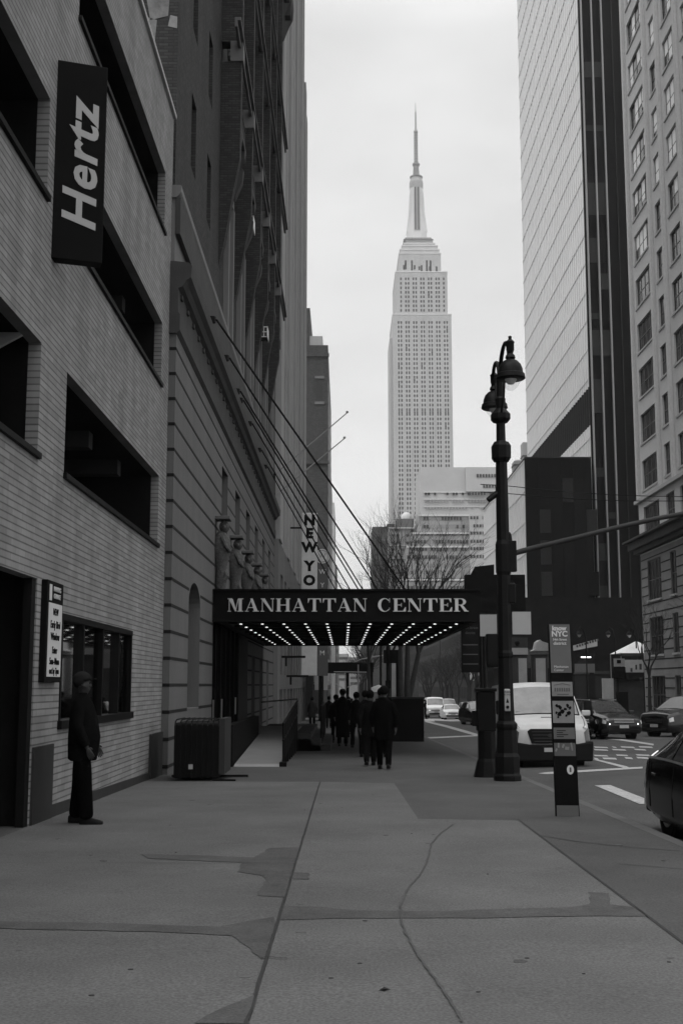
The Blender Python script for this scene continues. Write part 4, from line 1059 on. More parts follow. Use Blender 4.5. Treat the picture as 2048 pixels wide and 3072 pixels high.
# ================================================================ BEIGE OFFICE BUILDING (far right)
bb = thing('beige_office_building', 'tall beige masonry office building with deep windows above a dark cornice', 'building', (26.6, 106.8, gz(107))); bo = bb.location.copy()
XR = 26.6
wins = []; tops = [21.17 + 4.17 * k for k in range(16)]
cols_ = [(100.1, 105.3, 4), (95.4, 97.9, 2), (90.2, 93.75, 3), (85.6, 88.4, 2), (80.2, 84.0, 3), (75.8, 78.5, 2)]
for a, b, n in cols_:
    for zt_ in tops: wins.append((a, b, zt_ - 2.65, zt_, n))
    wins.append((a, b, 14.35, 17.0, n)); wins.append((a + .4, b - .4, 8.7, 12.2, n)); wins.append((a + .4, b - .4, 4.0, 7.2, n)); wins.append((a + .4, b - .4, -1.0, 2.2, n))
mb = MB(); facade(mb, 'x', XR, 60, 107.1, 12.9, 95, [w_ for w_ in wins if w_[2] > 13], .22)
mb.face([(XR, 107.1, -3), (XR + 20, 107.1, -3), (XR + 20, 107.1, 95), (XR, 107.1, 95)]); mb.face([(XR, 60, 95), (XR, 107.1, 95), (XR + 20, 107.1, 95), (XR + 20, 60, 95)]); mb.face([(XR, 60, -3), (XR + 20, 60, -3), (XR + 20, 60, 95), (XR, 60, 95)])
local(mb, bo).build('wall', 'beige', bb)
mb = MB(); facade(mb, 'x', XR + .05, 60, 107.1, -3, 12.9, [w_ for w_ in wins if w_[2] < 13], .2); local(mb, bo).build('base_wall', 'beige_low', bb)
mb = MB(); z_ = -1.2
while z_ < 12.6:
    for a, b in _cut(60, 107.1, [(w_[0], w_[1]) for w_ in wins if w_[2] - .02 < z_ < w_[3] + .02]): mb.box(XR + .03, XR + .052, a + .02, b - .02, z_ - .05, z_ + .05)
    z_ += .8
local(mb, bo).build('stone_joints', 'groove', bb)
for z0, z1, ox_ in ((17.55, 17.85, .35), (13.0, 13.35, .5), (13.36, 14.0, .9), (14.01, 14.2, 1.3)):
    local(MB().box(XR - ox_, XR + .04, 60, 107.1 + ox_, z0, z1), bo).build('cornice', 'cornice_dark' if z0 < 15 else 'beige_trim', bb)
nw = 0
rb = random.Random(9)
for a, b, z0, z1, n in sorted(wins, key=lambda w_: -w_[0]):
    if nw >= 84: break
    nw += 1
    wn = local(MB().box(XR + .2, XR + .3, a, b, z0, z1), bo).build('window', 'glass_mid', bb)
    mb_ = MB(); mb_.box(XR + .17, XR + .2, a, a + .08, z0, z1).box(XR + .17, XR + .2, b - .08, b, z0, z1).box(XR + .17, XR + .2, a + .08, b - .08, z1 - .08, z1).box(XR + .17, XR + .2, a + .08, b - .08, z0, z0 + .08)
    for k in range(1, n): y_ = a + (b - a) * k / n; mb_.box(XR + .17, XR + .2, y_ - .07, y_ + .07, z0 + .08, z1 - .08)
    mb_.box(XR + .175, XR + .2, a + .08, b - .08, (z0 + z1) / 2 - .04, (z0 + z1) / 2 + .04)
    local(mb_, bo).build('frame', 'win_frame', wn)
    if z0 > 38 and a > 79:
        bl = MB(); kk_ = 0
        for k in range(n):
            if rb.random() < (.8 if z0 > 43 else .4):
                ya, yb = a + (b - a) * k / n + .1, a + (b - a) * (k + 1) / n - .1; dr = rb.choice((.95, .95, .95, .5, .7)) * (z1 - z0)
                local(MB().box(XR + .186, XR + .198, ya, yb, z0 + .1 if dr > 2.4 else z1 - dr, z1 - .1), bo).build('blind', 'blind', wn)
    local(MB().box(XR - .1, XR + .16, a - .1, b + .1, z0 - .16, z0), bo).build('sill', 'beige_trim', bb)
for a, b, n in cols_[:-1]:
    local(MB().box(XR - .25, XR, b + .9, b + 1.5, 17.9, 95), bo).build('pier', 'beige', bb)

rk = random.Random(14)
kinds = ['pale', 'grey', 'dark', 'bright', 'small', 'wide', 'narrow', 'square', 'low', 'high', 'dim', 'faded']
for k in range(12):
    left = k % 2 == 0; y_ = 139 + 9.5 * k; x_ = -3.5 if left else 26.6
    z_ = rk.uniform(1.2, 5.5); w_ = rk.uniform(.8, 1.8) ; h_ = rk.uniform(.5, 2.2)
    t_ = thing('shop_sign', '%s shop sign projecting over the far %s sidewalk beyond the avenue' % (kinds[k], 'left' if left else 'right'), 'sign', (x_, y_, z_))
    sg = 1 if left else -1
    MB().box(min(.2 * sg, (.2 + w_) * sg), max(.2 * sg, (.2 + w_) * sg), -.08, .08, -h_ / 2, h_ / 2).build('board', rk.choice(('shop_pale', 'plate', 'shop_mid', 'sign_grey', 'tent')), t_)
    MB().box(min(0, .25 * sg), max(0, .25 * sg), -.04, .04, -.05, .05).build('bracket', 'dark_metal', t_)
ORD = ('first', 'second', 'third', 'fourth', 'fifth', 'sixth', 'seventh', 'eighth', 'ninth')
# ================================================================ TREES
def tree(label, x, y, ht, seed, lean=(0, 0), r0=.14, m_='bark', spread=.55, fork=.4, levels=6, group='bare street trees'):
    rnd = random.Random(seed)
    t_ = thing('bare_tree', label, 'tree', (x, y, gz(y)), group=group)
    tr_, cr_ = MB(), MB()
    p0 = Vector((0, 0, -.1)); p1 = Vector((lean[0] * .4, lean[1] * .4, ht * fork))
    tr_.tube([p0, (p0 + p1) / 2 + Vector((rnd.uniform(-.08, .08), rnd.uniform(-.08, .08), 0)), p1], [r0 * 1.15, r0, r0 * .8], 8)
    tr_.lathe([(r0 * 1.7, 0), (r0 * 1.1, .35)], (0, 0, -.1), 8)
    def grow(p, d, l, r, lev):
        q = p + d * l * .5 + Vector((rnd.uniform(-1, 1), rnd.uniform(-1, 1), rnd.uniform(-.3, .6))) * l * .09
        e2 = p + d * l
        cr_.tube([p, q, e2], [r, r * .85, r * .68], 4 if lev < 3 else 6, cap=False)
        if lev <= 0: return
        n = 3 if lev >= levels - 1 else rnd.choice((2, 2, 3))
        for k in range(n):
            ang = rnd.uniform(.25, spread) ; az = rnd.uniform(0, 2 * math.pi)
            ax = d.cross(Vector((math.cos(az), math.sin(az), .3))).normalized()
            nd = (Matrix.Rotation(ang, 3, ax) @ d + Vector((0, 0, .06))).normalized()
            grow(e2 if k else q.lerp(e2, .8), nd, l * rnd.uniform(.66, .9), r * rnd.uniform(.46, .62), lev - 1)
    for k in range(3):
        az = 2 * math.pi * k / 3 + rnd.uniform(-.5, .5)
        d = Vector((math.cos(az) * .42 + lean[0] * .1, math.sin(az) * .42, 1)).normalized()
        grow(p1, d, ht * .19, r0 * .6, levels)
    tr_.build('trunk', m_, t_, smooth=True); cr_.build('crown', m_, t_)
    return t_
tree('bare street tree on the kerb nearest past the canopy', 3.0, 56.5, 10.3, 3, levels=5)
tree('second bare street tree along the kerb past the canopy', 3.1, 66, 11.0, 5, levels=4)
tree('taller bare kerb tree just left of the lamp post', 2.9, 61, 9.8, 12, lean=(2.2, 0), levels=4)
tree('farther bare kerb tree seen under the canopy lights', 3.0, 78, 11, 8, levels=4)
tree('farthest bare kerb tree left of the dark brick block', 1.9, 92, 11, 15, levels=4)
tree('bare tree on the far sidewalk before the beige building', 22.9, 71, 9.0, 20, lean=(-1, 0), levels=5)
tree('bare tree on the far sidewalk beyond the dark pickup', 23.2, 92, 8.5, 25, levels=5)
for k in range(10):
    tree('thin bare tree, %s along the %s kerb past the avenue' % (ORD[k // 2], 'right' if k % 2 else 'left'), 22.9 if k % 2 else 3.0, 142 + 11 * k, 11, 40 + k, m_='tree_far', levels=4, r0=.2, spread=.7, group='thin trees far down the street')

for k in range(9):
    tree('big bare tree, %s in the dense right hand clump far down the street' % ORD[k], 23.0 + (k % 3) * .8, 196 + 21 * k, 14, 70 + k, m_='tree_far', levels=5, r0=.38, spread=.8, fork=.3, group='thin trees far down the street')
# ================================================================ STREET BUILDINGS SEEN LOW DOWN, RIGHT
def zs(x, y): return 1500 + x * .3495, 1840 + y * .3495
def shop(name, label, x0, x1, y, dep, z1, m_):
    t_ = thing(name, label, 'shop', ((x0 + x1) / 2, y, gz(y))); return t_
# pale kiosks across the avenue
for (x0, x1, lb, a) in ((14.15, 16.0, 'pale arched kiosk directly behind the lamp post', 0), (16.4, 17.75, 'slimmer pale kiosk with a bright roof, right of the arched one', 1)):
    k_ = thing('street_kiosk', lb, 'kiosk', ((x0 + x1) / 2, 105, gz(105)), group='pale kiosks across the avenue'); w_ = (x1 - x0) / 2; zb = 0
    MB().box(-w_ * .92, w_ * .92, 0, 1.4, 0, 5.6).build('body', 'shop_mid', k_)
    MB().box(-w_ * .6 if a else w_ * .1, w_ * .65 if a else w_ * .88, -.05, 0, 2.2, 5.3).build('panel', 'shop_pale', k_)
    if a: MB().prism([(-w_, 5.95), (w_, 5.95), (w_, 6.6), (w_ * .3, 6.75), (0, 6.9), (-w_ * .4, 6.7), (-w_ * .6, 6.1)], -.2, 1.6, 'y').build('roof', 'shop_pale', k_)
    else:
        MB().box(-w_, w_, -.15, 1.5, 5.62, 6.2).build('roof', 'shop_pale', k_)
        MB().box(-w_, w_, -.1, 1.45, 6.21, 7.1).build('sign_board', 'shop_mid', k_)
        MB().ball((0, -.12, 6.6), .22, 10, 6).build('emblem', 'shop_dark', k_)
    MB().box(-w_ * .97, w_ * .97, -.1, 1.45, 5.601, 5.619).build('gutter', 'dark_metal', k_)
# dark storefront row
sf = thing('dark_storefront', 'dark storefront with a tilted pale banner across the avenue', 'shop', (20, 138.5, gz(138)))
MB().box(-3.5, 14, 0, 9, -1, 13.5).build('wall', 'shop_dark', sf)
x0, z0 = oy(1500 + 625 * .3495, 1840 + 285 * .3495, 138.3); x1, z1 = oy(1500 + 830 * .3495, 1840 + 222 * .3495, 138.3)
zb0 = gz(138)
MB().prism([(x0 - 20, z0 - zb0 - .5), (x1 - 20, z1 - zb0 + .1 - .9), (x1 - 20, z1 - zb0), (x0 - 20, z0 - zb0 + .1)], -.3, -.15, 'y').build('banner', 'shop_pale', sf)
for k in range(9): MB().box(x0 - 20 + .35 + .3 * k, x0 - 20 + .55 + .3 * k, -.33, -.301, z0 - zb0 - .1 + .09 * k, z0 - zb0 + .15 + .09 * k).build('banner_mark', 'shop_mid', sf)
for k in range(7):
    MB().box(-2.8 + 2.3 * k, -1.2 + 2.3 * k, -.06, 0, .6, 4.6).build('shop_window', 'glass_mid', sf)
    MB().box(-2.9 + 2.3 * k, -1.1 + 2.3 * k, -.2, -.07, 4.7, 5.1).build('awning', rw2.choice(('shop_mid', 'panel', 'shop_dark')), sf)
MB().box(-2.8, 5, -.2, -.05, 5.4, 7.6).build('sign_board', 'shop_mid', sf)
MB().box(x0 - 19.9, x0 - 17.6, -.25, -.2, 4.9, 5.9).build('poster', 'totem_grey', sf)
ly = thing('light_strip', 'small bright light under the dark storefront awning', 'lamp', oy(1757, 1972, 137.6)[0:1] + (137.6, oy(1757, 1972, 137.6)[1])); MB().box(-.55, .55, -.1, .1, -.07, .07).build('tube', 'headlight_on', ly); MB().box(-.6, .6, -.08, .12, .071, .12).build('housing', 'dark_metal', ly)
# white tent and hoarding
tn = thing('white_tent', 'small white peaked tent roof at the corner of the beige building', 'tent', (26.0, 110.5, gz(110)))
def tz(v): return oy(1900, v, 110.5)[1] - gz(110)
xa_ = oy(1857, 1960, 110.5)[0] - 26; xb_ = oy(1992, 1960, 110.5)[0] - 26; xm_ = (xa_ + xb_) / 2
mb = MB(); ze, zp = tz(1960), tz(1921); yd = 4
mb.face([(xa_, -.5, ze), (xb_, -.5, ze), (xm_, yd / 2, zp)]); mb.face([(xb_, -.5, ze), (xb_, yd, ze), (xm_, yd / 2, zp)]); mb.face([(xb_, yd, ze), (xa_, yd, ze), (xm_, yd / 2, zp)]); mb.face([(xa_, yd, ze), (xa_, -.5, ze), (xm_, yd / 2, zp)])
mb.build('roof', 'tent', tn); MB().box(xa_, xb_, -.5, -.46, ze - .28, ze - .002).build('valance', 'shop_mid', tn)
for x_ in (xa_ + .05, xb_ - .05):
    for y_ in (-.4, yd - .1): MB().tube([(x_, y_, 0), (x_, y_, ze)], .04, 6).build('pole', 'pole_light', tn)
hd = thing('poster_hoarding', 'poster covered hoarding with dark counter under the white tent', 'hoarding', (25.2, 109.5, gz(109)))
def hz_(v): return oy(1900, v, 109.5)[1] - gz(109.5)
hx = lambda u: oy(u, 2000, 109.5)[0] - 25.2
MB().box(hx(1875), hx(1930), 0, .3, hz_(2018), hz_(1980)).build('poster', 'shop_pale', hd)
MB().box(hx(1845), hx(1934), -.2, .5, hz_(2042), hz_(2018)).build('counter', 'shop_dark', hd)
MB().box(hx(1805), hx(1838), 0, .3, 0, hz_(2036)).build('board', 'shop_pale', hd)
MB().box(hx(1838), hx(1930), .31, .6, 0, hz_(2040)).build('back_board', 'shop_mid', hd)
for u, v, w_, h_ in ((1905, 1995, 5, 18), (1917, 1992, 7, 22), (1890, 2005, 6, 14)): MB().box(hx(u), hx(u + w_), -.03, -.001, hz_(v + h_ * .8), hz_(v)).build('poster_print', 'shop_mid', hd)
# low dark mass left of the lamp post, behind the canopy edge
dm = thing('avenue_canopy', 'big plain black canopy box ending behind the lamp post', 'canopy', (6.1, 60, 0))
xa_, z0 = oy(1396, 1900, 60); xb_, z1 = oy(1574, 1724, 60)
xc_ = oy(1417, 0, 60)[0]
MB().box(oy(1395, 1730, 60)[0] - 6.1, xb_ - 6.1, 0, .6, oy(1400, 1838, 60)[1], z1).build('fascia', 'sign_black', dm)
MB().prism([(oy(1412, 1722, 60)[0] - 6.1, z1 + .001), (oy(1425, 1700, 60)[0] - 6.1, oy(1425, 1700, 60)[1]), (oy(1482, 1693, 60)[0] - 6.1, oy(1482, 1693, 60)[1]), (oy(1482, 1722, 60)[0] - 6.1, z1 + .001)], .05, .5, 'y').build('roof_box', 'sign_black', dm)
MB().box(1.65, 1.9, .2, .45, gz(60) - .2, z1 - .9).build('post', 'sign_black', dm)
# right-hand street wall far down the road
for i, (y0, y1, x0, z1, m_, lb) in enumerate(((206, 250, 26.6, 15, 'shop_mid', 'low grey street building beyond the podium'), (255, 330, 26.6, 18, 'hotel_dark', 'mid height dark street building further beyond the podium'), (335, 430, 26.6, 23, 'shop_mid', 'dim grey street building halfway down the road, right side'), (440, 540, 26.2, 27, 'shop_mid', 'farthest low street building before the stepped office building'))):
    t_, o_ = block('street_building', lb, 'building', x0, x0 + 14, y0, y1, z1, m_)
    for k in range(int(z1 / 4) + 1):
        y_ = y0 + 2
        while y_ < y1 - 3: part_box(t_, o_, 'window', 'curtain_band', x0 - .08, x0 + .02, y_, y_ + 2.2, -1.5 + 4 * k, .9 + 4 * k); y_ += 3.6
for i, (y0, y1, x0, z1, m_, lb) in enumerate(((137, 180, -3.5, 11, 'shop_dark', 'dark street building past the avenue, left side'), (182, 258, -3.5, 14, 'shop_mid', 'grey street building past the avenue before the brick tower'))):
    t_, o_ = block('street_building', lb, 'building', x0 - 14, x0, y0, y1, z1, m_)
    for k in range(int(z1 / 4)): local(MB().box(x0 - .02, x0 + .06, y0 + 2, y1 - 2, 1.5 + 4 * k, 3.4 + 4 * k), o_).build('window_row', 'band_window', t_)
# sidewalk shed under the canopy
sh = thing('sidewalk_shed', 'dark sidewalk shed with pale pipe scaffolding past the striped hotel', 'shed', (0, 100, gz(100)))
def q_(x, y, Y=100): a = 900 + x * .19133, 1930 + y * .19133; r__ = oy(a[0], a[1], Y); return r__[0], r__[1] - gz(100)
ax_, az_ = q_(290, 300); bx_, bz_ = q_(1150, 455)
MB().box(ax_ - .6, bx_, 0, 10, bz_, az_).build('deck', 'sign_black', sh)
for x_ in (ax_, (ax_ + bx_) / 2, bx_ - .3): MB().box(x_, x_ + .25, 0, 10, 0, bz_ - .001).build('post', 'sign_black', sh)
for (x0, y0), (x1, y1), r__ in (((910, 335), (910, 830), .05), ((705, 450), (705, 800), .03), ((530, 450), (1040, 455), .05), ((560, 635), (660, 700), .04), ((740, 695), (855, 620), .04)):
    a, b = q_(x0, y0, 98), q_(x1, y1, 98)
    MB().tube([(a[0], -2, a[1]), (b[0], -2, b[1])], r__, 6).build('pipe', 'pole_light', sh)
mp_ = thing('signal_mast', 'pale signal arm reaching over the avenue under the canopy', 'traffic signal', (3.2, 104, gz(104)))
a, b, c2 = q_(520, 440, 104), q_(960, 250, 104), q_(1300, 190, 104)
zoff = gz(100) - gz(104)
MB().tube([(a[0] - 3.2, 0, a[1] + zoff), (b[0] - 3.2, 0, b[1] + zoff), (c2[0] - 3.2, 0, c2[1] + zoff), (0, 0, c2[1] + zoff)], [.04, .06, .07, .09], 6).build('arm', 'mullion', mp_)
MB().tube([(0, 0, 0), (0, 0, 7)], .1, 8).build('pole', 'dark_metal', mp_)

# ================================================================ STREET FURNITURE
lp = thing('twin_street_lamp', 'tall black cast iron lamp post with two teardrop lanterns and signal arm', 'street lamp', (3.1, 23.2, gz(23.2)))
G = gz(23.2)
def zz(z): return z - G
mb = MB()
mb.lathe([(.27, 0), (.27, .10), (.245, .14), (.245, .45), (.21, .52), (.195, .95), (.215, 1.0), (.215, 1.06), (.165, 1.12)], (0, 0, 0), 8, math.pi / 8)
mb.build('base', 'black_paint', lp, bevel=.01)
MB().lathe([(.165, 1.121), (.15, 1.5), (.14, 2.3), (.155, 2.34), (.155, 2.4), (.135, 2.45), (.125, zz(4.9)), (.115, zz(5.78)), (.15, zz(5.79)), (.195, zz(5.86)), (.2, zz(6.10)), (.15, zz(6.18)), (.095, zz(6.20)), (.09, zz(6.56)), (.15, zz(6.58)), (.2, zz(6.64)), (.2, zz(6.74)), (.13, zz(6.82)), (.09, zz(6.86)), (.1, zz(7.0)), (.11, zz(7.05)), (.075, zz(7.1)), (.07, zz(7.45)), (.03, zz(7.55))], (0, 0, 0), 8, math.pi / 8).build('post', 'black_paint', lp)
for s_, dy in ((-1, -1.32), (1, 1.12)):
    A = []
    for k in range(13):
        t = k / 12; ang = math.pi * t
        A.append((0, dy / 2 * (1 - math.cos(ang)), zz(7.2) + .62 * math.sin(ang) ** .8 + .25 * t))
    MB().tube(A, [.045 - .012 * k / 12 for k in range(13)], 8).tube([(0, dy * .12, zz(6.75)), (0, dy * .4, zz(6.98)), (0, dy * .62, zz(7.55))], .022, 6).build('lamp_arm', 'black_paint', lp, smooth=True)
    zt = zz(7.14)
    lan = MB().lathe([(.25, -.03), (.275, -.01), (.262, .07), (.235, .09), (.225, .17), (.19, .26), (.13, .325), (.07, .355), (.095, .38), (.085, .43), (.05, .47), (.06, .50), (.075, .54), (.075, .66), (.085, .69), (.05, .73), (.03, .75), (.035, .80), (.001, .82)], (.03, dy, zt), 20).build('lantern_hood', 'black_paint', lp, smooth=True)
    MB().lathe([(.001, -.25), (.06, -.235), (.13, -.16), (.18, -.08), (.2, -.021)], (.03, dy, zt), 16).build('glass_drop', 'clear_glass', lan, smooth=True)
    MB().lathe([(.001, -.13), (.06, -.115), (.1, -.06), (.12, -.022)], (.03, dy, zt), 14).build('reflector', 'lamp_glass', lan, smooth=True)
# camera on the pole
MB().tube([(-.02, 0, zz(5.22)), (-.28, -.05, zz(5.02))], [.06, .055], 8).box(-.12, .02, -.05, .05, zz(5.16), zz(5.28)).build('camera_housing', 'black_paint', lp)
# mast arm
arm_pts = [(.1, 0, zz(3.95)), (.5, 0, zz(4.06)), (1.25, 0, zz(4.24)), (2.16, 0, zz(4.47)), (3.0, 0, zz(4.66)), (3.9, 0, zz(4.83)), (5.2, 0, zz(4.98))]
MB().tube(arm_pts, [.055, .055, .052, .05, .047, .045, .04], 10).build('signal_arm', 'panel', lp, smooth=True)
MB().lathe([(.13, zz(3.55)), (.15, zz(3.62)), (.15, zz(4.15)), (.12, zz(4.25))], (0, 0, 0), 10).box(.08, .25, -.09, .09, zz(3.62), zz(4.22)).lathe([(.07, zz(4.2)), (.05, zz(4.36)), (.02, zz(4.40))], (.12, 0, 0), 8).build('arm_clamp', 'black_paint', lp, bevel=.02)
MB().box(.06, .22, -.08, .08, zz(3.0), zz(3.4)).build('junction_box', 'black_paint', lp, bevel=.03)
sig = MB().box(-.36, -.14, -.12, .12, zz(1.78), zz(2.42)).build('walk_signal', 'black_paint', lp, bevel=.02)
MB().box(-.34, -.16, -.15, -.121, zz(1.84), zz(2.36)).build('signal_face', 'plastic', sig)
mb = MB(); mb.box(-.055, .055, -.215, -.16, 1.30, 1.72); bt = mb.build('push_button_plate', 'plate', lp, bevel=.02)
MB().prism([(.03 * math.cos(i * math.pi / 8), 1.38 + .03 * math.sin(i * math.pi / 8)) for i in range(16)], -.23, -.216, 'y').build('button', 'sign_black', bt)
text("PUSH", 'sign_black', bt, (0, -.217, 1.66), .045, (R(90), 0, 0)); text("TO WALK", 'sign_black', bt, (0, -.217, 1.61), .028, (R(90), 0, 0))
MB().prism([(-.03, 1.46), (.03, 1.46), (0, 1.55)], -.221, -.2165, 'y').build('arrow', 'sign_black', bt)
MB().box(.15, .51, -.015, .0, zz(2.41), zz(2.845)).build('blank_plate', 'plate', lp)
MB().box(.13, .3, 0.001, .03, zz(2.6), zz(2.64)).build('plate_bracket', 'dark_metal', lp)

sp = thing('signal_post_base', 'stout black iron post base and thin pole with pale blank plate', 'sign post', (2.86, 24.4, gz(24.4)))
G2 = gz(24.4)
MB().lathe([(.29, 0), (.27, .06), (.21, .30), (.185, .36), (.185, .9)], (0, 0, 0), 8, math.pi / 8).box(-.19, .17, -.17, .17, .9, 1.68).box(-.22, .2, -.2, .2, 1.681, 1.75).build('base', 'black_paint', sp, bevel=.015)
MB().tube([(-.02, 0, 1.75), (-.02, 0, 2.84 - G2)], .03, 8).build('pole', 'dark_metal', sp)
MB().box(-.10, .24, -.045, -.03, 2.42 - G2, 2.86 - G2).build('blank_plate', 'plate', sp)
MB().box(-.28, -.19, -.1, .1, 1.0, 1.3).build('side_box', 'black_paint', sp)

# wayfinding totem
tt = thing('info_totem', 'slim grey information totem with pale lettering standing near the kerb', 'information sign', (2.90, 16.0, gz(16)), R(-4))
GT = gz(16)
def vz(v): return oy(1685, v, 16)[1] - GT
xa_ = -.165; xb_ = .125
mb = MB(); mb.prism([(-.145, -.02), (.16, -.02), (.105, vz(1871)), (-.185, vz(1874))], -.05, .05, 'y'); mb.build('post', 'sign_black', tt, bevel=.006)
def tx(v, side):     # sloping edges of the post
    f = 1 - (v - 1871) / (2449 - 1871)
    l = -.145 - .04 * f + .012; r__ = .16 - .055 * f - .012
    return l if side < 0 else r__
def tpanel(v0, v1, m_, nm='panel', y=-.052):
    return MB().prism([(tx(v1, -1), vz(v1)), (tx(v1, 1), vz(v1)), (tx(v0, 1), vz(v0)), (tx(v0, -1), vz(v0))], y - .004, y + .001, 'y').build(nm, m_, tt)
tpanel(1874, 2019, 'totem_grey', 'header')
tpanel(2046, 2089, 'totem_pale'); tpanel(2103, 2169, 'totem_pale', 'map_panel'); tpanel(2183, 2217, 'totem_grey'); tpanel(2229, 2268, 'sign_grey', 'photo_panel'); tpanel(2416, 2449, 'totem_grey', 'foot')
rx90 = (R(90), 0, 0)
for s_, v, sz, xo in (("know", 1886, .082, -.045), ("NYC", 1903, .100, -.042), ("34th Street", 1919.5, .040, -.04), ("district", 1931, .060, -.04)): text(s_, 'sign_pale', tt, (xo, -.0575, vz(v)), sz, rx90, offset=.0035 if sz > .07 else .0008)
for s_, v in (("Manhattan", 2001), ("Center", 2011)): text(s_, 'sign_pale', tt, (-.125, -.0575, vz(v)), .045, rx90, align='LEFT')
rg = random.Random(2)
mb = MB(); mb.prism([(-.13, vz(2055)), (-.02, vz(2050)), (.08, vz(2055)), (.08, vz(2057)), (-.02, vz(2052)), (-.13, vz(2057))], -.0585, -.0565, 'y')
for k in range(7): mb.box(-.125 + .03 * k, -.105 + .03 * k, -.0585, -.0565, vz(2075), vz(2064))
mb.box(-.09, .06, -.0585, -.0565, vz(2085), vz(2082)); mb.build('panel_print', 'sign_grey', tt)
mb = MB()
for cx_, cy_, r__ in ((-.10, 2117, .022), (-.06, 2122, .03), (-.03, 2135, .026), (-.07, 2143, .03), (.01, 2128, .022), (.04, 2117, .026), (.07, 2124, .024), (.05, 2140, .03), (-.11, 2138, .018), (.02, 2147, .02), (-.085, 2152, .014)):
    n = 9; mb.prism([(cx_ + r__ * rg.uniform(.6, 1.25) * math.cos(2 * math.pi * i / n), vz(cy_) + r__ * rg.uniform(.6, 1.25) * math.sin(2 * math.pi * i / n)) for i in range(n)], -.0585 - .0004 * (cy_ % 7), -.0565, 'y')
mb.build('map_print', 'sign_black', tt)
mb = MB()
for cx_, cy_, w_, h_ in ((-.09, 2236, .02, .06), (-.03, 2238, .025, .05), (.02, 2245, .05, .04), (.08, 2240, .02, .10), (-.12, 2250, .02, .04)): mb.obox((cx_, -.0585, vz(cy_)), (w_, .003, h_), 0, 0, rg.uniform(-.4, .4))
mb.build('photo_print', 'totem_pale', tt)
mb = MB()
for k in range(4): mb.box(-.11, -.11 + rg.uniform(.08, .18), -.0585, -.0565, vz(2193 + 6 * k), vz(2191 + 6 * k))
mb.build('panel_print', 'sign_black', tt)
cxs, czs = .055, vz(2309)
st = MB(); st.prism([(cxs + .045 * math.cos(2 * math.pi * i / 24), czs + .06 * math.sin(2 * math.pi * i / 24)) for i in range(24)], -.0545, -.0505, 'y'); st = st.build('sticker', 'sign_pale', tt)
MB().box(cxs - .012, cxs + .012, -.0565, -.0546, czs - .03, czs + .03).build('sticker_print', 'sign_grey', st)

# ribbed black enclosure and plate by the stone corner
en = thing('ribbed_enclosure', 'black ribbed metal enclosure against the stone corner by the ramp', 'enclosure', (-2.78, 23.1, gz(23.1)))
MB().box(-.42, .42, 0, 1.5, .05, 1.08).build('body', 'black_paint', en, bevel=.03)
mb = MB()
for k in range(9):
    x_ = -.41 + .103 * k
    mb.tube([(x_, -.015, .06), (x_, -.02, 1.02), (x_, .05, 1.11), (x_, .25, 1.135), (x_, 1.4, 1.135)], .014, 6)
mb.build('ribs', 'dark_metal', en)
MB().box(.424, .53, .02, 1.3, .12, 1.16).build('side_panel', 'panel', en)
MB().box(-.6, .9, 1.0, 1.1, .0, .04).box(.3, .75, -.05, .05, 0, .035).build('foot_plate', 'dark_metal', en)
MB().box(-.14, -.06, -.045, -.03, .22, .31).build('tag', 'plate', en)
# access ramp with railing
rp = thing('access_ramp', 'pale concrete wheelchair ramp with black railings leading under the canopy', 'ramp', (-2.0, 28.4, gz(28.4)))
yr = 8.5
mb = MB(); mb.v = [(-.52, 0, -.02), (.52, 0, -.02), (.52, yr, -.2), (-.52, yr, -.2), (-.52, 0, .06), (.52, 0, .06), (.52, yr, .44), (-.52, yr, .44)]
mb.f = [(0, 3, 2, 1), (4, 5, 6, 7), (0, 1, 5, 4), (1, 2, 6, 5), (2, 3, 7, 6), (3, 0, 4, 7)]
mb.build('slope', 'ramp_top', rp)
MB().prism([(-.32, 0), (-.02, 0), (-.02, .06), (-.32, .015)], -.52, .52, 'x').build('lip', 'ramp_lip', rp)
MB().box(-1.6, .52, yr + .001, yr + 6, -.25, .44).build('landing', 'ramp_top', rp)
MB().box(-.75, -.56, -.2, yr, -.1, .95).build('side_wall', 'sign_black', rp)
for k in range(8): MB().tube([(.60, .1 + 1.15 * k, -.1), (.60, .1 + 1.15 * k, 1.0 + .05 * k)], .028, 8).build('railing_post', 'black_paint', rp)
for h_ in (.98, .6): MB().tube([(.60, -.1, h_), (.60, yr + .1, h_ + .42)], .025, 8).build('handrail', 'black_paint', rp)
mb = MB()
for k in range(60): mb.tube([(.60, .2 + .14 * k, .12 + .007 * k), (.60, .2 + .14 * k, .98 + .007 * k)], .009, 4)
mb.build('balusters', 'black_paint', rp)
MB().box(.52, .68, -.15, .12, -.02, .1).build('post_foot', 'black_paint', rp)
MB().tube([(-.5, yr + .2, 1.35), (.5, yr + 2.5, 1.42)], .025, 8).build('handrail', 'panel', rp)
# dark steps beyond
stp = thing('stair_block', 'dark side stair and planter block beyond the ramp under the canopy', 'steps', (-1.0, 37.5, gz(37.5)))
for k in range(3): MB().box(-1.8, .6 - .3 * k, 0, 9, -.2, .18 * (k + 1)).build('step', 'stone_dark', stp)
for k in range(6): MB().tube([(.3, .8 + 1.5 * k, .2), (.3, .8 + 1.5 * k, 1.35)], .03, 6).build('railing_post', 'black_paint', stp)
MB().tube([(.3, .5, 1.35), (.3, 8.8, 1.35)], .03, 6).build('handrail', 'black_paint', stp)

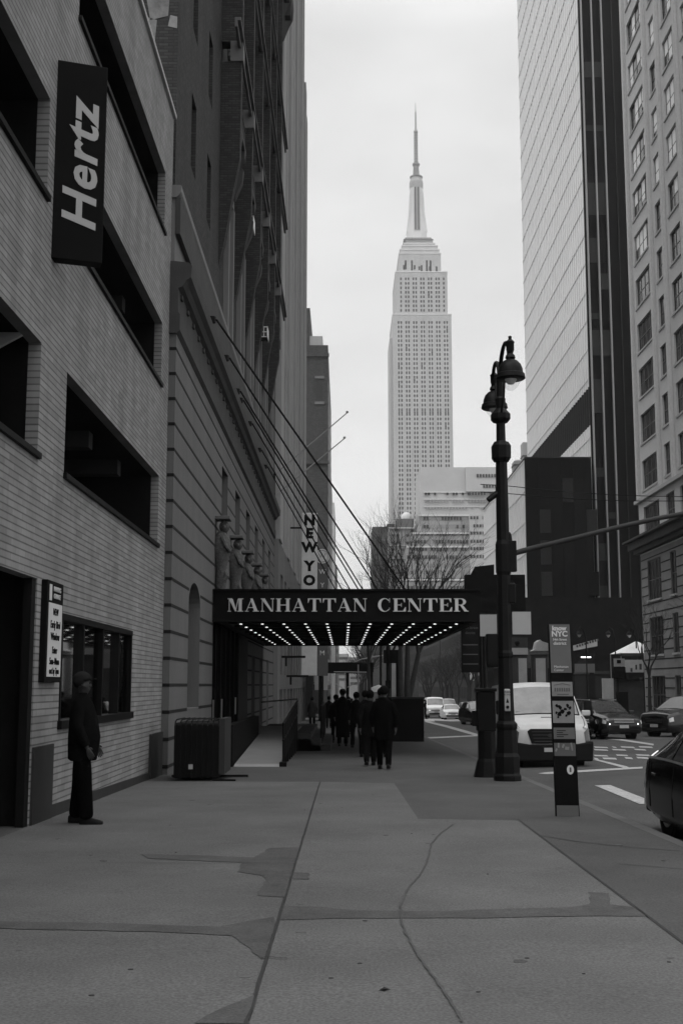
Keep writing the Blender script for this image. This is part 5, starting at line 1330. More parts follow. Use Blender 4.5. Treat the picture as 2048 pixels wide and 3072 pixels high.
# news kiosk / cabinet on the kerb side
kb = thing('newspaper_cabinet', 'dark square cabinet on the kerb beyond the walking people', 'cabinet', (2.45, 46.5, gz(46.5)))
MB().box(-.62, .62, 0, 1.6, 0, 1.62).build('body', 'sign_black', kb, bevel=.02); MB().box(-.66, .66, -.04, 1.64, 1.621, 1.68).build('top', 'panel', kb)
mb = MB()
for k in range(5): mb.box(.63, .64, .1 + .3 * k, .3 + .3 * k, .4 + .2 * (k % 2), 1.3)
mb.build('stickers', 'plate', kb)
# pole mounted signal under the canopy
ts = thing('hanging_signal', 'black traffic signal head on a post beneath the canopy far edge', 'traffic signal', (3.1, 70, gz(70)))
def qq(u, v, Y): r__ = oy(u, v, Y); return r__[0] - 3.1, r__[1] - gz(Y)
a, b = qq(1150, 1990, 70), qq(1198, 1950, 70)
MB().box(a[0], b[0], -.2, .2, a[1], b[1]).build('head', 'sign_black', ts, bevel=.03); MB().tube([(b[0] - .1, .1, b[1] - .3), (0, .1, b[1] - .2), (0, .1, 0)], .07, 8).build('pole', 'sign_black', ts)
for k, (u0, u1, y_) in enumerate(((1158, 1168, 62), (1195, 1206, 70.5))):
    t_ = thing('utility_pole', ['black pole just left of the hanging signal', 'black pole just right of the hanging signal'][k], 'pole', (oy((u0 + u1) / 2, 2000, y_)[0], y_, gz(y_)), group='black poles under the canopy')
    MB().tube([(0, 0, 0), (0, 0, 4.6 - k * 1.1)], .09, 8).lathe([(.16, 0), (.11, .5)], (0, 0, 0), 8).build('shaft', 'sign_black', t_); MB().box(-.14, .14, -.12, -.09, 2.2, 2.6).build('plate', 'sign_black', t_)
# poster column behind
pc = thing('banner_post', 'dark tall banner with faint lettering hanging left of the lamp post', 'banner', (3.95, 38, gz(38)))
x0, z0 = oy(1384, 2018, 38); x1, z1 = oy(1436, 1860, 38)
MB().box(x0 - 3.95, x1 - 3.95, -.02, .02, z0 - gz(38), z1 - gz(38)).build('cloth', 'shop_dark', pc)
MB().tube([(x1 - 3.95 + .05, 0, 0), (x1 - 3.95 + .05, 0, z1 - gz(38))], .05, 8).build('pole', 'dark_metal', pc)
for k, s_ in enumerate(("34th Street", "district")): text(s_, 'sign_grey', pc, ((x0 + x1) / 2 - 3.95, -.024, z1 - gz(38) - .25 - .16 * k), .11, rx90)
for k in range(3):
    mm_ = MB(); mm_.box(x0 - 3.9, x1 - 4.0, -.026, -.021, z0 - gz(38) + .25 + .3 * k, z0 - gz(38) + .28 + .3 * k); mm_.build('banner_line', 'sign_grey', pc)

# small far street lamps over the avenue
for k, (x_, lb) in enumerate(((21.5, 'far small street lamp next to the totem top'), (24.25, 'middle one of three far small street lamps'), (26.3, 'far small street lamp beside the beige building'))):
    t_ = thing('street_lamp', lb, 'street lamp', (x_, 110 + .5 * k, gz(110)), group='far street lamps on the avenue')
    MB().tube([(.6, 0, 0), (.6, 0, 7.2), (.4, 0, 8.1), (.1, 0, 8.3), (0, 0, 8.15)], .06, 6).build('pole', 'dark_metal', t_)
    MB().lathe([(.26, -.02), (.26, .05), (.2, .22), (.06, .32), (.04, .5)], (0, 0, 7.65), 12).build('hood', 'dark_metal', t_, smooth=True)
    MB().lathe([(.001, -.27), (.1, -.2), (.19, -.021)], (0, 0, 7.65), 12).build('globe', 'lamp_glass', t_, smooth=True)
# overhead wires
wv = thing('overhead_wires', 'pair of thin wires crossing above the road behind the lamp post', 'wire', (3.1, 30, 0))
for v0, v1 in ((1457, 1490), (1480, 1502)):
    a, b = oy(1515, v0, 30), oy(2100, v1, 30); pts = []
    for k in range(9):
        t = k / 8; pts.append((a[0] + (b[0] - a[0]) * t - 3.1, 0, a[1] + (b[1] - a[1]) * t - .08 * math.sin(math.pi * t)))
    a2 = oy(1440, v0 - 4, 30)
    MB().tube([(a2[0] - 3.1, 0, a2[1])] + pts + [(22, .5, a[1] - .2)], .011, 5).build('wire', 'dark_metal', wv)
# pedestrian signal across the avenue
ps = thing('walk_signal_post', 'far pedestrian signal post with pale sign above a black head', 'traffic signal', oy(1855, 2100, 100)[0:1] + (100, gz(100)))
ux = ps.location.x
def pz(v): return oy(1855, v, 100)[1] - gz(100)
def px_(u): return oy(u, 2000, 100)[0] - ux
MB().tube([(0, .2, 0), (0, .2, pz(1975))], .08, 8).build('pole', 'sign_black', ps)
MB().box(px_(1841), px_(1874), 0, .1, pz(2000), pz(1976)).build('sign_plate', 'plate', ps); MB().box(px_(1850), px_(1862), -.04, -.001, pz(1990), pz(1980)).build('emblem', 'sign_black', ps)
MB().box(px_(1839), px_(1875), -.1, .15, pz(2036), pz(2001)).build('signal_head', 'sign_black', ps, bevel=.05)
MB().box(px_(1846), px_(1880), -.1, .3, 0, pz(2076)).build('cabinet', 'sign_black', ps)

# ================================================================ VEHICLES
def cr_spline(P, t):
    n = len(P) - 1; i = min(int(t), n - 1); f = t - i
    p0, p1, p2, p3 = P[max(i - 1, 0)], P[i], P[i + 1], P[min(i + 2, n)]
    s = .5
    return tuple(
        (lambda a, b, c_, d: max(min(b + (c_ - b) * f + s * .5 * f * (1 - f) * ((1 - f) * ((c_ - a) / 1 - (c_ - b)) * 1.0 - f * ((d - b) - (c_ - b)) * 1.0) * .6, max(b, c_) + .03), min(b, c_) - .03))(a, b, c_, d)
        for a, b, c_, d in zip(p0, p1, p2, p3))
def car(name, label, cat, loc, rz, st, wheels, body='car_dark', glassm='car_glass', wr=.34, wt=.22, ws=(3, 5), roofrow=5.0, side=((3.2, 6.8),), rear=None, lights='lens', lit=False, grille=True, group=None, tail=False, extra=None, mirror=True):
    """st: stations (y, zbottom, w, zbelt, wbelt, zroof edge, wroof, zcentre)"""
    t_ = thing(name, label, cat, loc, rz, group, rx=-SLOPE)
    def prof(s_, b):        # half profile, b 0..6
        y, zb, w_, zl, wl, zr, wr_, zc_ = s_
        K = [(0, zb), (w_ * .88, zb), (w_, zb + .12), (w_ * 1.01, zb + (zl - zb) * .55), (wl, zl), (wr_, zr), (0, zc_)]
        i = min(int(b), 5); f = b - i; (x0, z0), (x1, z1) = K[i], K[i + 1]
        x = x0 + (x1 - x0) * f; z = z0 + (z1 - z0) * f
        if i == 5: x = wr_ * (1 - f); z = zr + (zc_ - zr) * math.sin(f * math.pi / 2)
        return x, y, z
    def S(a, b, sg=1, off=0.0):
        s_ = cr_spline(st, a); x, y, z = prof(s_, b)
        if off:
            e_ = .02
            p = Vector((x, y, z)); a2 = min(a + e_, len(st) - 1.001); a1 = max(a - e_, 0)
            x2, y2, z2 = prof(cr_spline(st, a2), b); x1, y1, z1 = prof(cr_spline(st, a1), b)
            b2 = min(b + e_, 5.999); b1 = max(b - e_, 0)
            x3, y3, z3 = prof(s_, b2); x4, y4, z4 = prof(s_, b1)
            n_ = Vector((x2 - x1, y2 - y1, z2 - z1)).cross(Vector((x3 - x4, y3 - y4, z3 - z4)))
            if n_.length > 1e-9:
                n_.normalize()
                if n_.dot(Vector((x, (y - st[-1][0] / 2) * .3, z - .8))) < 0: n_ = -n_
                p = p + n_ * off
            x, y, z = p
        return (x * sg, y, z)
    NA, bs = (len(st) - 1) * 4, [0, .5, 1, 1.5, 2, 2.5, 3, 3.5, 4, 4.25, 4.5, 4.75, 5, 5.15, 5.3, 5.5, 5.75, 6]
    mb = MB(); rows = []
    for i in range(NA + 1):
        a = min(i / 4, len(st) - 1); row = [S(a, b) for b in bs] + [S(a, b, -1) for b in reversed(bs[1:-1])]
        rows.append(row)
    n = len(rows[0])
    for r__ in rows: mb.v += r__
    for i in range(NA):
        for j in range(n): q = i * n; mb.f.append((q + j, q + (j + 1) % n, q + n + (j + 1) % n, q + n + j))
    mb.f.append(tuple(range(n))); mb.f.append(tuple(NA * n + j for j in range(n)))
    mb.build('body', body, t_, smooth=True)
    def patch(nm, a0, a1, b0, b1, m_, both=True, off=.008, wrap=False, parent=None, na=6, nb_=5):
        for sg in ((1, -1) if both and not wrap else (1,)):
            m2_ = MB(); cols2 = []
            if wrap: B = [(b0 + (6 - b0) * k / nb_, 1) for k in range(nb_ + 1)] + [(b0 + (6 - b0) * k / nb_, -1) for k in range(nb_ - 1, -1, -1)]
            else: B = [(b0 + (b1 - b0) * k / nb_, sg) for k in range(nb_ + 1)]
            for i in range(na + 1):
                a = a0 + (a1 - a0) * i / na
                m2_.v += [S(a, b, s2, off) for b, s2 in B]
            w_ = len(B)
            for i in range(na):
                for j in range(w_ - 1): m2_.f.append((i * w_ + j, i * w_ + j + 1, (i + 1) * w_ + j + 1, (i + 1) * w_ + j))
            m2_.build(nm, m_, parent or t_, smooth=True)
    patch('windscreen', ws[0] + .06, ws[1] - .06, 5.06, 6, glassm, wrap=True)
    if rear: patch('rear_window', rear[0], rear[1], 5.1, 6, 'car_glass', wrap=True)
    for a0, a1 in side: patch('side_window', a0, a1, 4.12, 4.9, 'car_glass')
    Lc = st[-1][0]
    for y_, x_ in wheels:
        for sg in (-1, 1):
            MB().prism([(y_ + (wr + .06) * math.cos(2 * math.pi * k / 24), wr + (wr + .06) * math.sin(2 * math.pi * k / 24)) for k in range(24)], sg * (x_ - .2), sg * (x_ + .012), 'x').build('wheel_arch', 'plastic', t_)
            wh = MB().prism([(y_ + wr * math.cos(2 * math.pi * k / 24), wr + wr * math.sin(2 * math.pi * k / 24)) for k in range(24)], sg * (x_ - wt), sg * (x_ + .02), 'x').build('wheel', 'tyre', t_, bevel=.02)
            rm = MB().prism([(y_ + wr * .62 * math.cos(2 * math.pi * k / 20), wr + wr * .62 * math.sin(2 * math.pi * k / 20)) for k in range(20)], sg * (x_ + .0), sg * (x_ + .03), 'x')
            rm.build('rim', 'rim', wh)
    f_ = st[0]; lm = 'headlight_on' if lit else lights
    if extra: extra(t_, S, patch)
    else:
        y0 = st[1][0]
        patch('headlight', .45, 1.25, 3.35, 3.95, lights, off=.012)
        if lit:
            for sg in (-1, 1): MB().ball((sg * (f_[2] * .86), y0 * .35, f_[3] - .09), .055, 8, 6).build('headlamp_bulb', 'headlight_on', t_)
        if grille:
            gw = f_[2] * .62
            gr = MB().box(-gw, gw, -.02, .05, f_[1] + .30, f_[3] - .05).build('grille', 'plastic', t_, bevel=.01)
            m2_ = MB()
            for k in range(3): m2_.box(-gw * .96, gw * .96, -.03, -.021, f_[1] + .34 + .06 * k, f_[1] + .355 + .06 * k)
            m2_.build('grille_bar', 'chrome', gr)
        MB().box(-.2, .2, -.035, -.0, f_[1] + .12, f_[1] + .25).build('number_plate', 'plate', t_)
        MB().box(-f_[2] * .9, f_[2] * .9, -.015, .1, f_[1] - .05, f_[1] + .08).build('bumper', 'plastic', t_, bevel=.02)
    for sg in ((-1, 1) if mirror else ()):
        sm = cr_spline(st, ws[0] + .6); x_ = sm[4]
        MB().obox((sg * (x_ + .06), sm[0], sm[3] + .10), (.22, .09, .14)).build('mirror', body, t_, bevel=.03)
    return t_
SUV = [(0, .34, .72, .72, .68, .78, .60, .82), (.12, .24, .85, .82, .80, .88, .70, .93), (.55, .2, .90, .92, .86, .98, .74, 1.03), (1.15, .2, .91, 1.0, .89, 1.06, .76, 1.10), (1.45, .2, .91, 1.02, .89, 1.22, .73, 1.27), (2.05, .2, .92, 1.04, .90, 1.52, .66, 1.58), (2.9, .2, .92, 1.06, .90, 1.60, .65, 1.66), (4.0, .2, .91, 1.08, .89, 1.55, .63, 1.61), (4.5, .24, .89, 1.06, .86, 1.30, .64, 1.36), (4.72, .34, .82, .95, .80, 1.0, .66, 1.03)]
SED = [(0, .34, .70, .62, .66, .66, .60, .69), (.12, .22, .84, .70, .80, .75, .72, .79), (.6, .18, .89, .80, .86, .85, .76, .90), (1.2, .18, .9, .86, .88, .92, .78, .96), (1.5, .18, .9, .88, .88, 1.06, .74, 1.1), (2.15, .18, .9, .90, .88, 1.34, .62, 1.39), (2.9, .18, .9, .92, .88, 1.38, .62, 1.44), (3.7, .18, .9, .94, .88, 1.24, .66, 1.29), (4.2, .2, .89, .93, .86, 1.0, .76, 1.03), (4.7, .34, .8, .88, .78, .94, .7, .96)]
VAN = [(0, .42, .80, .86, .78, .92, .74, .95), (.10, .30, .95, 1.0, .92, 1.06, .84, 1.10), (.45, .26, 1.0, 1.12, .97, 1.18, .88, 1.22), (.85, .26, 1.02, 1.22, 1.0, 1.28, .90, 1.32), (1.15, .26, 1.03, 1.26, 1.01, 1.56, .88, 1.60), (1.65, .26, 1.03, 1.28, 1.01, 1.98, .82, 2.04), (2.0, .26, 1.03, 1.28, 1.01, 2.08, .80, 2.14), (3.6, .26, 1.03, 1.28, 1.01, 2.10, .80, 2.16), (5.3, .26, 1.03, 1.28, 1.01, 2.08, .80, 2.14), (5.5, .4, 1.0, 1.2, .98, 1.95, .80, 2.0)]
def van_front(t_, S, patch):
    patch('headlight', .15, 1.9, 2.75, 3.98, 'lens_dark', off=.012)
    for sg in (-1, 1): MB().ball((sg * .84, .08, .98), .05, 8, 6).build('lamp', 'lens', t_)
    hexa = [(-.52, .86), (-.60, .80), (-.50, .50), (.50, .50), (.60, .80), (.52, .86)]
    gr = MB().prism([(a, b + .10) for a, b in hexa], -.045, .1, 'y').build('grille', 'plastic', t_, bevel=.02)
    m2_ = MB()
    for k in range(4): m2_.box(-.5 + .02 * k, .5 - .02 * k, -.055, -.046, .88 - .08 * k, .905 - .08 * k)
    m2_.build('grille_bar', 'panel', gr)
    MB().prism([(.11 * math.cos(2 * math.pi * i / 24), .80 + .045 * math.sin(2 * math.pi * i / 24)) for i in range(24)], -.062, -.045, 'y').build('badge', 'panel', t_)
    MB().prism([(-1.0, .17), (1.0, .17), (1.03, .66), (.55, .58), (-.55, .58), (-1.03, .66)], -.05, .38, 'y').build('bumper', 'plastic', t_, bevel=.04)
    MB().box(-.2, .2, -.066, -.051, .40, .50).build('number_plate', 'plate', t_)
    MB().box(-.17, .13, .50, .62, 1.232, 1.245).build('hood_vent', 'plastic', t_)
    for sg in (-1, 1):
        MB().tube([S(a, 4.95, sg, .006) for a in (.5, 1.0, 1.6, 2.3, 2.8)], .008, 4).build('hood_seam', 'plastic', t_)
        MB().tube([S(a, 5.05, sg, .008) for a in (3.0, 3.5, 4.0, 4.5, 5.0)], .016, 5).build('windscreen_seal', 'plastic', t_)
        MB().tube([S(5.3, b, sg, .004) for b in (1.5, 2.5, 3.5, 4.5)], .006, 4).build('door_seam', 'plastic', t_)
    MB().tube([S(3.0, 5.05 + .095 * k, 1, .008) for k in range(11)] + [S(3.0, 5.05 + .095 * k, -1, .008) for k in range(10, -1, -1)], .018, 5).build('windscreen_seal', 'plastic', t_)
    for a, b in (((-.75, .93, 1.36), (.05, .98, 1.42)), ((.75, .93, 1.36), (.2, .98, 1.42))):
        MB().tube([a, b], .014, 5).build('wiper', 'plastic', t_)
wv_ = car('delivery_van', 'white delivery van parked facing the camera behind the lamp post', 'van', (5.15, 30.2, gz(30.2) - .14), 0, VAN, ((.95, .90), (4.5, .90)), 'van_white', 'windscreen', wr=.37, wt=.3, ws=(2.95, 5), side=((3.6, 5.2),), extra=van_front)
for sg in (-1, 1): MB().box(sg * 1.13 - .1, sg * 1.13 + .1, 1.0, 1.12, 1.30, 1.66).build('wing_mirror', 'plastic', wv_, bevel=.03)
car('dark_suv', 'dark wagon with lit headlights facing the camera in the middle lane', 'car', (11.55, 50.2, gz(50.2) - .03), R(11), SUV, ((.85, .76), (3.75, .76)), 'car_dark', 'car_glass', ws=(3, 5), side=((3.9, 6.9),), lit=True)
MB().tube([(-.6, 2.1, 1.62), (-.6, 3.9, 1.66)], .02, 6).tube([(.6, 2.1, 1.62), (.6, 3.9, 1.66)], .02, 6).build('roof_rail', 'chrome', bpy.data.objects['dark_suv'])
TALL = [(a * 1.08, b, c_ * 1.04, d * 1.10, e_2 * 1.04, f_ * 1.16, g_ * 1.08, h_ * 1.16) for a, b, c_, d, e_2, f_, g_, h_ in SUV]
car('dark_pickup', 'long dark vehicle at the right, angled across the lanes behind the black car', 'car', (13.75, 54.0, gz(55) - .04), R(-52), TALL, ((.85, .76), (3.75, .76)), 'car_dark', 'glass', side=((3.9, 6.9),), grille=True)
car('dark_sedan', 'black car tucked between the white van and the dark wagon', 'car', (9.75, 50.4, gz(49) - .05), R(14), SUV, ((.85, .76), (3.75, .76)), 'black_gloss')
car('dark_sedan', 'dark car farther back, right of the white tent hoarding', 'car', (21.0, 78, gz(78) - .12), R(-60), SED, ((.85, .76), (3.75, .76)), 'car_dark')
# near black car, seen from the kerb side
BLK = [(0, .40, .70, .70, .68, .78, .62, .80), (.12, .25, .84, .84, .80, .90, .72, .93), (.5, .2, .91, .92, .87, 1.0, .74, 1.05), (.85, .18, .92, .93, .89, 1.14, .70, 1.22), (1.5, .18, .93, .93, .9, 1.36, .64, 1.42), (2.4, .18, .93, .92, .9, 1.40, .62, 1.46), (3.2, .18, .93, .91, .9, 1.24, .66, 1.30), (3.75, .18, .92, .9, .88, .95, .80, 1.0), (4.5, .2, .9, .8, .86, .85, .76, .88), (4.85, .3, .75, .7, .7, .74, .6, .76)]
def blk_extra(t_, S, patch):
    patch('tail_light', .6, 1.7, 3.6, 3.98, 'lens_dark', off=.006)
    for sg in (1, -1):
        pts = [S(2.25 + .2 * k, 4.08, sg, .014) for k in range(21)]; MB().tube(pts, .015, 5).build('window_trim', 'chrome', t_)
        pts = [S(2.25 - .02 * k, 4.08 + .085 * k, sg, .012) for k in range(11)]; MB().tube(pts, .010, 5).build('window_trim', 'chrome', t_)
    for a in (2.6, 4.3, 6.0):
        for sg in (1, -1): MB().tube([S(a, b, sg, .004) for b in (1.6, 2.2, 2.8, 3.4, 3.95)], .004, 4).build('door_seam', 'plastic', t_)
    for a in (3.2, 5.0):
        for sg in (1, -1): p = S(a, 3.5, sg, .02); MB().obox(p, (.03, .2, .03)).build('door_handle', 'black_gloss', t_, bevel=.008)
    MB().box(-.8, .8, -.02, .2, .22, .42).build('bumper', 'plastic', t_, bevel=.03)
bk = car('black_coupe', 'glossy black car parked at the kerb in the right foreground', 'car', (4.72, 15.95, gz(16.0) - .14), R(180), BLK, ((1.0, .78), (3.85, .78)), 'black_gloss', 'car_glass', ws=(2.0, 3.9), side=((2.3, 4.1), (4.15, 6.4)), extra=blk_extra, wr=.35, mirror=False)
# traffic farther down the road
FAR = (('white van with lit headlight, leftmost of the oncoming traffic', 'van', 9.6, 126, 0, VAN, 'white_paint', 'windscreen', True),
       ('small white car ahead of the white van, lights on', 'car', 10.0, 111, 0, SED, 'white_paint', 'windscreen', True),
       ('white topped dark car right of the small white car', 'car', 12.6, 121, 0, SUV, 'car_grey', 'windscreen', False),
       ('dark car cut off by the black post base, nearest oncoming', 'car', 9.75, 84, .12, SUV, 'car_dark', 'windscreen', False),
       ('grey box van far back above the small white car', 'van', 14.4, 165, 0, VAN, 'plate', 'windscreen', False),
       ('dark car farthest left in the oncoming queue', 'car', 9.8, 170, 0, SUV, 'car_grey', 'car_glass', False),
       ('dim sedan behind the white van', 'car', 11.2, 182, 0, SED, 'car_dark', 'car_glass', False),
       ('dark sedan parked along the left kerb far ahead', 'car', 4.9, 140, 0, SED, 'car_dark', 'car_glass', False),
       ('black car in the left lane far behind the white van', 'car', 8.2, 205, 0, SUV, 'car_dark', 'windscreen', True),
       ('grey car in the middle lane far behind, lights on', 'car', 12.4, 214, 0, SED, 'car_grey', 'windscreen', True),
       ('tiny white car at the far end of the queue', 'car', 10.4, 240, 0, SUV, 'white_paint', 'windscreen', True),
       ('dark van on the right lane far behind', 'van', 16.2, 228, 0, VAN, 'car_dark', 'windscreen', False),
       ('mid grey parked car on the right kerb past the avenue', 'car', 20.4, 150, 0, SUV, 'car_grey', 'car_glass', False),
       ('second parked car on the right kerb past the avenue', 'car', 20.5, 160, 0, SED, 'car_dark', 'windscreen', False),
       ('pale parked car on the left kerb near the shed', 'car', 4.8, 152, 0, SUV, 'white_paint', 'car_glass', False))
for lb, ct, x_, y_, rz_, S_, m_, g_, lit_ in FAR:
    if S_ is VAN: car('distant_van', lb, 'van', (x_, y_, gz(y_) - .06), rz_, VAN, ((.95, .86), (4.5, .86)), m_, g_, wr=.36, ws=(3, 5), side=((3.6, 5.2),), lit=lit_)
    else: car('distant_car', lb, 'car', (x_, y_, gz(y_) - .06), rz_, S_, ((.85, .76), (3.75, .76)), m_, g_, lit=lit_)
# white awning with clutter past the shed
for k, (x_, y_, lb) in enumerate(((3.4, 96, 'pale street vendor umbrella just above the walking people'), )):
    um = thing('vendor_umbrella', lb, 'umbrella', (2.0, y_, gz(y_)))
    a, b = oy(1100, 2105, y_), oy(1170, 2055, y_)
    cx_ = (a[0] + b[0]) / 2 - 2.0; r__ = (b[0] - a[0]) / 2; zt_ = b[1] - gz(y_)
    MB().lathe([(r__, zt_ - .55), (r__ * .6, zt_ - .2), (.03, zt_)], (cx_, 0, 0), 8).build('canopy', 'shop_pale', um); MB().tube([(cx_, 0, 0), (cx_, 0, zt_ - .3)], .03, 6).build('pole', 'dark_metal', um)
    MB().box(cx_ - .7, cx_ + .7, -.4, .5, .1, 1.1).build('cart', 'shop_mid', um)

# ================================================================ PEOPLE
def skin_obj(name, verts, edges, radii, m, parent, sub=2, root=0):
    me = bpy.data.meshes.new(name); me.from_pydata(verts, edges, []); me.update()
    o = bpy.data.objects.new(name, me); COL.objects.link(o); o.parent = parent
    md = o.modifiers.new('skin', 'SKIN'); md.use_smooth_shade = True
    sk = me.skin_vertices[0].data
    for i, r__ in enumerate(radii):
        rr = r__ if isinstance(r__, tuple) else (r__, r__)
        sk[i].radius = rr; sk[i].use_root = (i == root)
    sb = o.modifiers.new('sub', 'SUBSURF'); sb.levels = sub; sb.render_levels = sub
    me.materials.append(MATS[m]); BAKE.append(o); return o

class Sk:
    def __init__(s): s.v = []; s.e = []; s.r = []
    def add(s, p, r, frm=None):
        s.v.append(tuple(p)); s.r.append(r); i = len(s.v) - 1
        if frm is not None: s.e.append((frm, i))
        return i
    def chain(s, pts, rs, frm=None):
        for p, r in zip(pts, rs): frm = s.add(p, r, frm)
        return frm

def person(label, loc, rz, H=1.75, legs=(.12, -.12), knee=(.0, .25), coat='cloth_black', trous='cloth_dark', skinm='skin', hat=None, coat_len=.42, arms=((.1, .2), (-.1, .2)), belly=0.0, lean=0.0, bag=None, hood=False, group=None, wide=1.0, gap=.10, tw=1.0):
    """faces -Y in its own space; legs: hip swing of right/left leg; arms: (shoulder swing, elbow bend)"""
    t_ = thing('person', label, 'person', loc, rz, group)
    k = H / 1.75
    def V_(x, y, z): return Vector((x * k, (y + lean * (z - .9)) * k, z * k))
    hip = .93
    J = {}
    for sg, sw, kn, nm in ((1, legs[0], knee[0], 'R'), (-1, legs[1], knee[1], 'L')):
        hx = gap * sg
        J['hip' + nm] = (hx, 0, hip - .02)
        kx = (hx * 1.05, -math.sin(sw) * .44, hip - .02 - math.cos(sw) * .44)
        an = sw - kn
        J['kn' + nm] = kx; J['an' + nm] = (hx * 1.05, kx[1] - math.sin(an) * .41, kx[2] - math.cos(an) * .41)
    lo = min(J['anR'][2], J['anL'][2]) - .075
    for k_ in J: J[k_] = (J[k_][0], J[k_][1], J[k_][2] - lo)
    hz = hip - lo
    sh = hz + .50
    for sg, (sw, bd), nm in ((1, arms[0], 'R'), (-1, arms[1], 'L')):
        sx = .185 * sg * wide
        J['sh' + nm] = (sx, .0, sh)
        el = (sx + .07 * sg, -math.sin(sw) * .28, sh - math.cos(sw) * .28)
        a2 = sw + bd
        J['el' + nm] = el; J['wr' + nm] = (el[0] - .02 * sg, el[1] - math.sin(a2) * .25, el[2] - math.cos(a2) * .25)
        J['dir' + nm] = (0, -math.sin(a2), -math.cos(a2))
    # ---- body: one continuous skin surface
    B = Sk()
    pel = B.add(V_(0, 0, hz), .11 * k)
    wst = B.add(V_(0, 0, hz + .17), (.125 * k, .10 * k), pel); ch = B.add(V_(0, .01, hz + .38), (.12 * k, .08 * k), wst)
    nk = B.add(V_(0, 0, sh + .07), .056 * k, ch); n2 = B.add(V_(0, -.015, sh + .12), .056 * k, nk)
    h1 = B.add(V_(0, -.03, sh + .17), (.070 * k, .078 * k), n2); h2 = B.add(V_(0, -.02, sh + .24), (.080 * k, .096 * k), h1); h3 = B.add(V_(0, -.01, sh + .30), (.066 * k, .078 * k), h2)
    B.add(V_(0, -.115, sh + .20), .014 * k, h2)
    for sg in (1, -1): B.add(V_(.088 * sg, -.005, sh + .215), .016 * k, h2)
    for nm, sg in (('R', 1), ('L', -1)):
        a = B.add(V_(*J['sh' + nm]), .034 * k, ch); e_ = B.add(V_(*J['el' + nm]), .028 * k, a); w_ = B.add(V_(*J['wr' + nm]), .027 * k, e_)
        d = Vector(J['dir' + nm]); wp = Vector(J['wr' + nm]); pm = wp + d * .07
        fw = Vector((0, -1, 0)) - d * (-d.y); fw = fw.normalized() if fw.length > .1 else Vector((0, 0, 1))
        p_ = B.add(V_(*pm), (.018 * k, .036 * k), w_)
        for q in range(4):
            off = fw * (-.030 + .020 * q); l = (.068, .078, .074, .058)[q]
            b0 = pm + d * .03 + off; b1 = b0 + d * l * .55 - Vector((sg * .008, 0, 0)); b2 = b1 + (d * .8 - Vector((sg * .5, 0, 0))).normalized() * l * .45
            f1 = B.add(V_(*b0), .0105 * k, p_); f2 = B.add(V_(*b1), .0095 * k, f1); B.add(V_(*b2), .008 * k, f2)
        b0 = wp + d * .035 + fw * .038; b1 = b0 + d * .035 + fw * .012
        f1 = B.add(V_(*b0), .011 * k, p_); B.add(V_(*b1), .009 * k, f1)
        a = B.add(V_(*J['hip' + nm]), .080 * k, pel); e_ = B.add(V_(*J['kn' + nm]), .055 * k, a); f_ = B.add(V_(*J['an' + nm]), .038 * k, e_)
        ap = Vector(J['an' + nm]); B.add(V_(ap.x, ap.y - .12, ap.z - .045), (.035 * k, .025 * k), f_)
    body = skin_obj('body', B.v, B.e, B.r, skinm, t_)
    # ---- trousers
    T = Sk(); p = T.add(V_(0, 0, hz + .05), (.118 * k, .118 * k)); 
    for nm in 'RL':
        a = T.add(V_(*J['hip' + nm]), .098 * k * (1 + (tw - 1) * .2), p); m_ = T.add((V_(*J['hip' + nm]) + V_(*J['kn' + nm])) / 2, .097 * k * tw, a); b = T.add(V_(*J['kn' + nm]), .080 * k * tw, m_); c3 = T.add((V_(*J['kn' + nm]) + V_(*J['an' + nm])) / 2, .074 * k * tw, b)
        an = Vector(J['an' + nm]); T.add(V_(an.x, an.y, an.z - .03), .070 * k * tw, c3)
    skin_obj('trousers', T.v, T.e, T.r, trous, t_)
    # ---- coat
    bl = belly; hem = hz + .10 - coat_len * .80; rc = random.Random(int(H * 1000) + int(abs(loc[1]) * 10))
    ct = MB(); n = 22
    zs_c = [hem, hem + .02, (hem + hz) / 2, hz, hz + .10, hz + .20, hz + .30, sh - .12, sh - .04, sh + .02, sh + .06, sh + .10, sh + .125]
    wx = [.192, .200, .196, .190, .186, .180, .184, .196, .200, .170, .115, .078, .070]
    wy = [.142, .150, .148, .146, .142, .136, .136, .134, .122, .105, .088, .074, .066]
    for i, z in enumerate(zs_c):
        bz = bl * max(0, 1 - abs(z - (hz + .12)) / .42); fold = .006 if i > 1 else .010
        for j in range(n):
            a_ = 2 * math.pi * j / n; fr = max(0, -math.sin(a_))
            rx_ = (wx[i] * wide + bz * .15); ry_ = wy[i] + bz * (.25 + .75 * fr)
            wob = fold * math.sin(3 * a_ + i * .7) + fold * .8 * math.sin(5 * a_ - i * 1.1) + rc.uniform(-.003, .003) * (1 if i < 10 else .2)
            ct.v.append(tuple(V_((rx_ + wob) * math.cos(a_), (ry_ + wob) * math.sin(a_), z)))
    for i in range(len(zs_c) - 1):
        for j in range(n): q = i * n; ct.f.append((q + j, q + (j + 1) % n, q + n + (j + 1) % n, q + n + j))
    ct.f.append(tuple(range(n)))
    ct.build('coat', coat, t_, smooth=True)
    for nm, sg in (('R', 1), ('L', -1)):
        S0, E0, W0 = Vector(J['sh' + nm]), Vector(J['el' + nm]), Vector(J['wr' + nm])
        S1 = S0 + Vector((-.05 * sg, 0, .0)); P_ = []; R_ = []
        for k2, r2 in ((0, .070), (.12, .082), (.35, .076), (.6, .070), (.85, .068), (1, .070)): P_.append(V_(*S1.lerp(E0, k2))); R_.append((r2 + rc.uniform(-.003, .003)) * k)
        for k2, r2 in ((.15, .068), (.4, .060), (.55, .064), (.8, .054), (1.0, .052)): P_.append(V_(*E0.lerp(W0, k2))); R_.append((r2 + rc.uniform(-.003, .003)) * k)
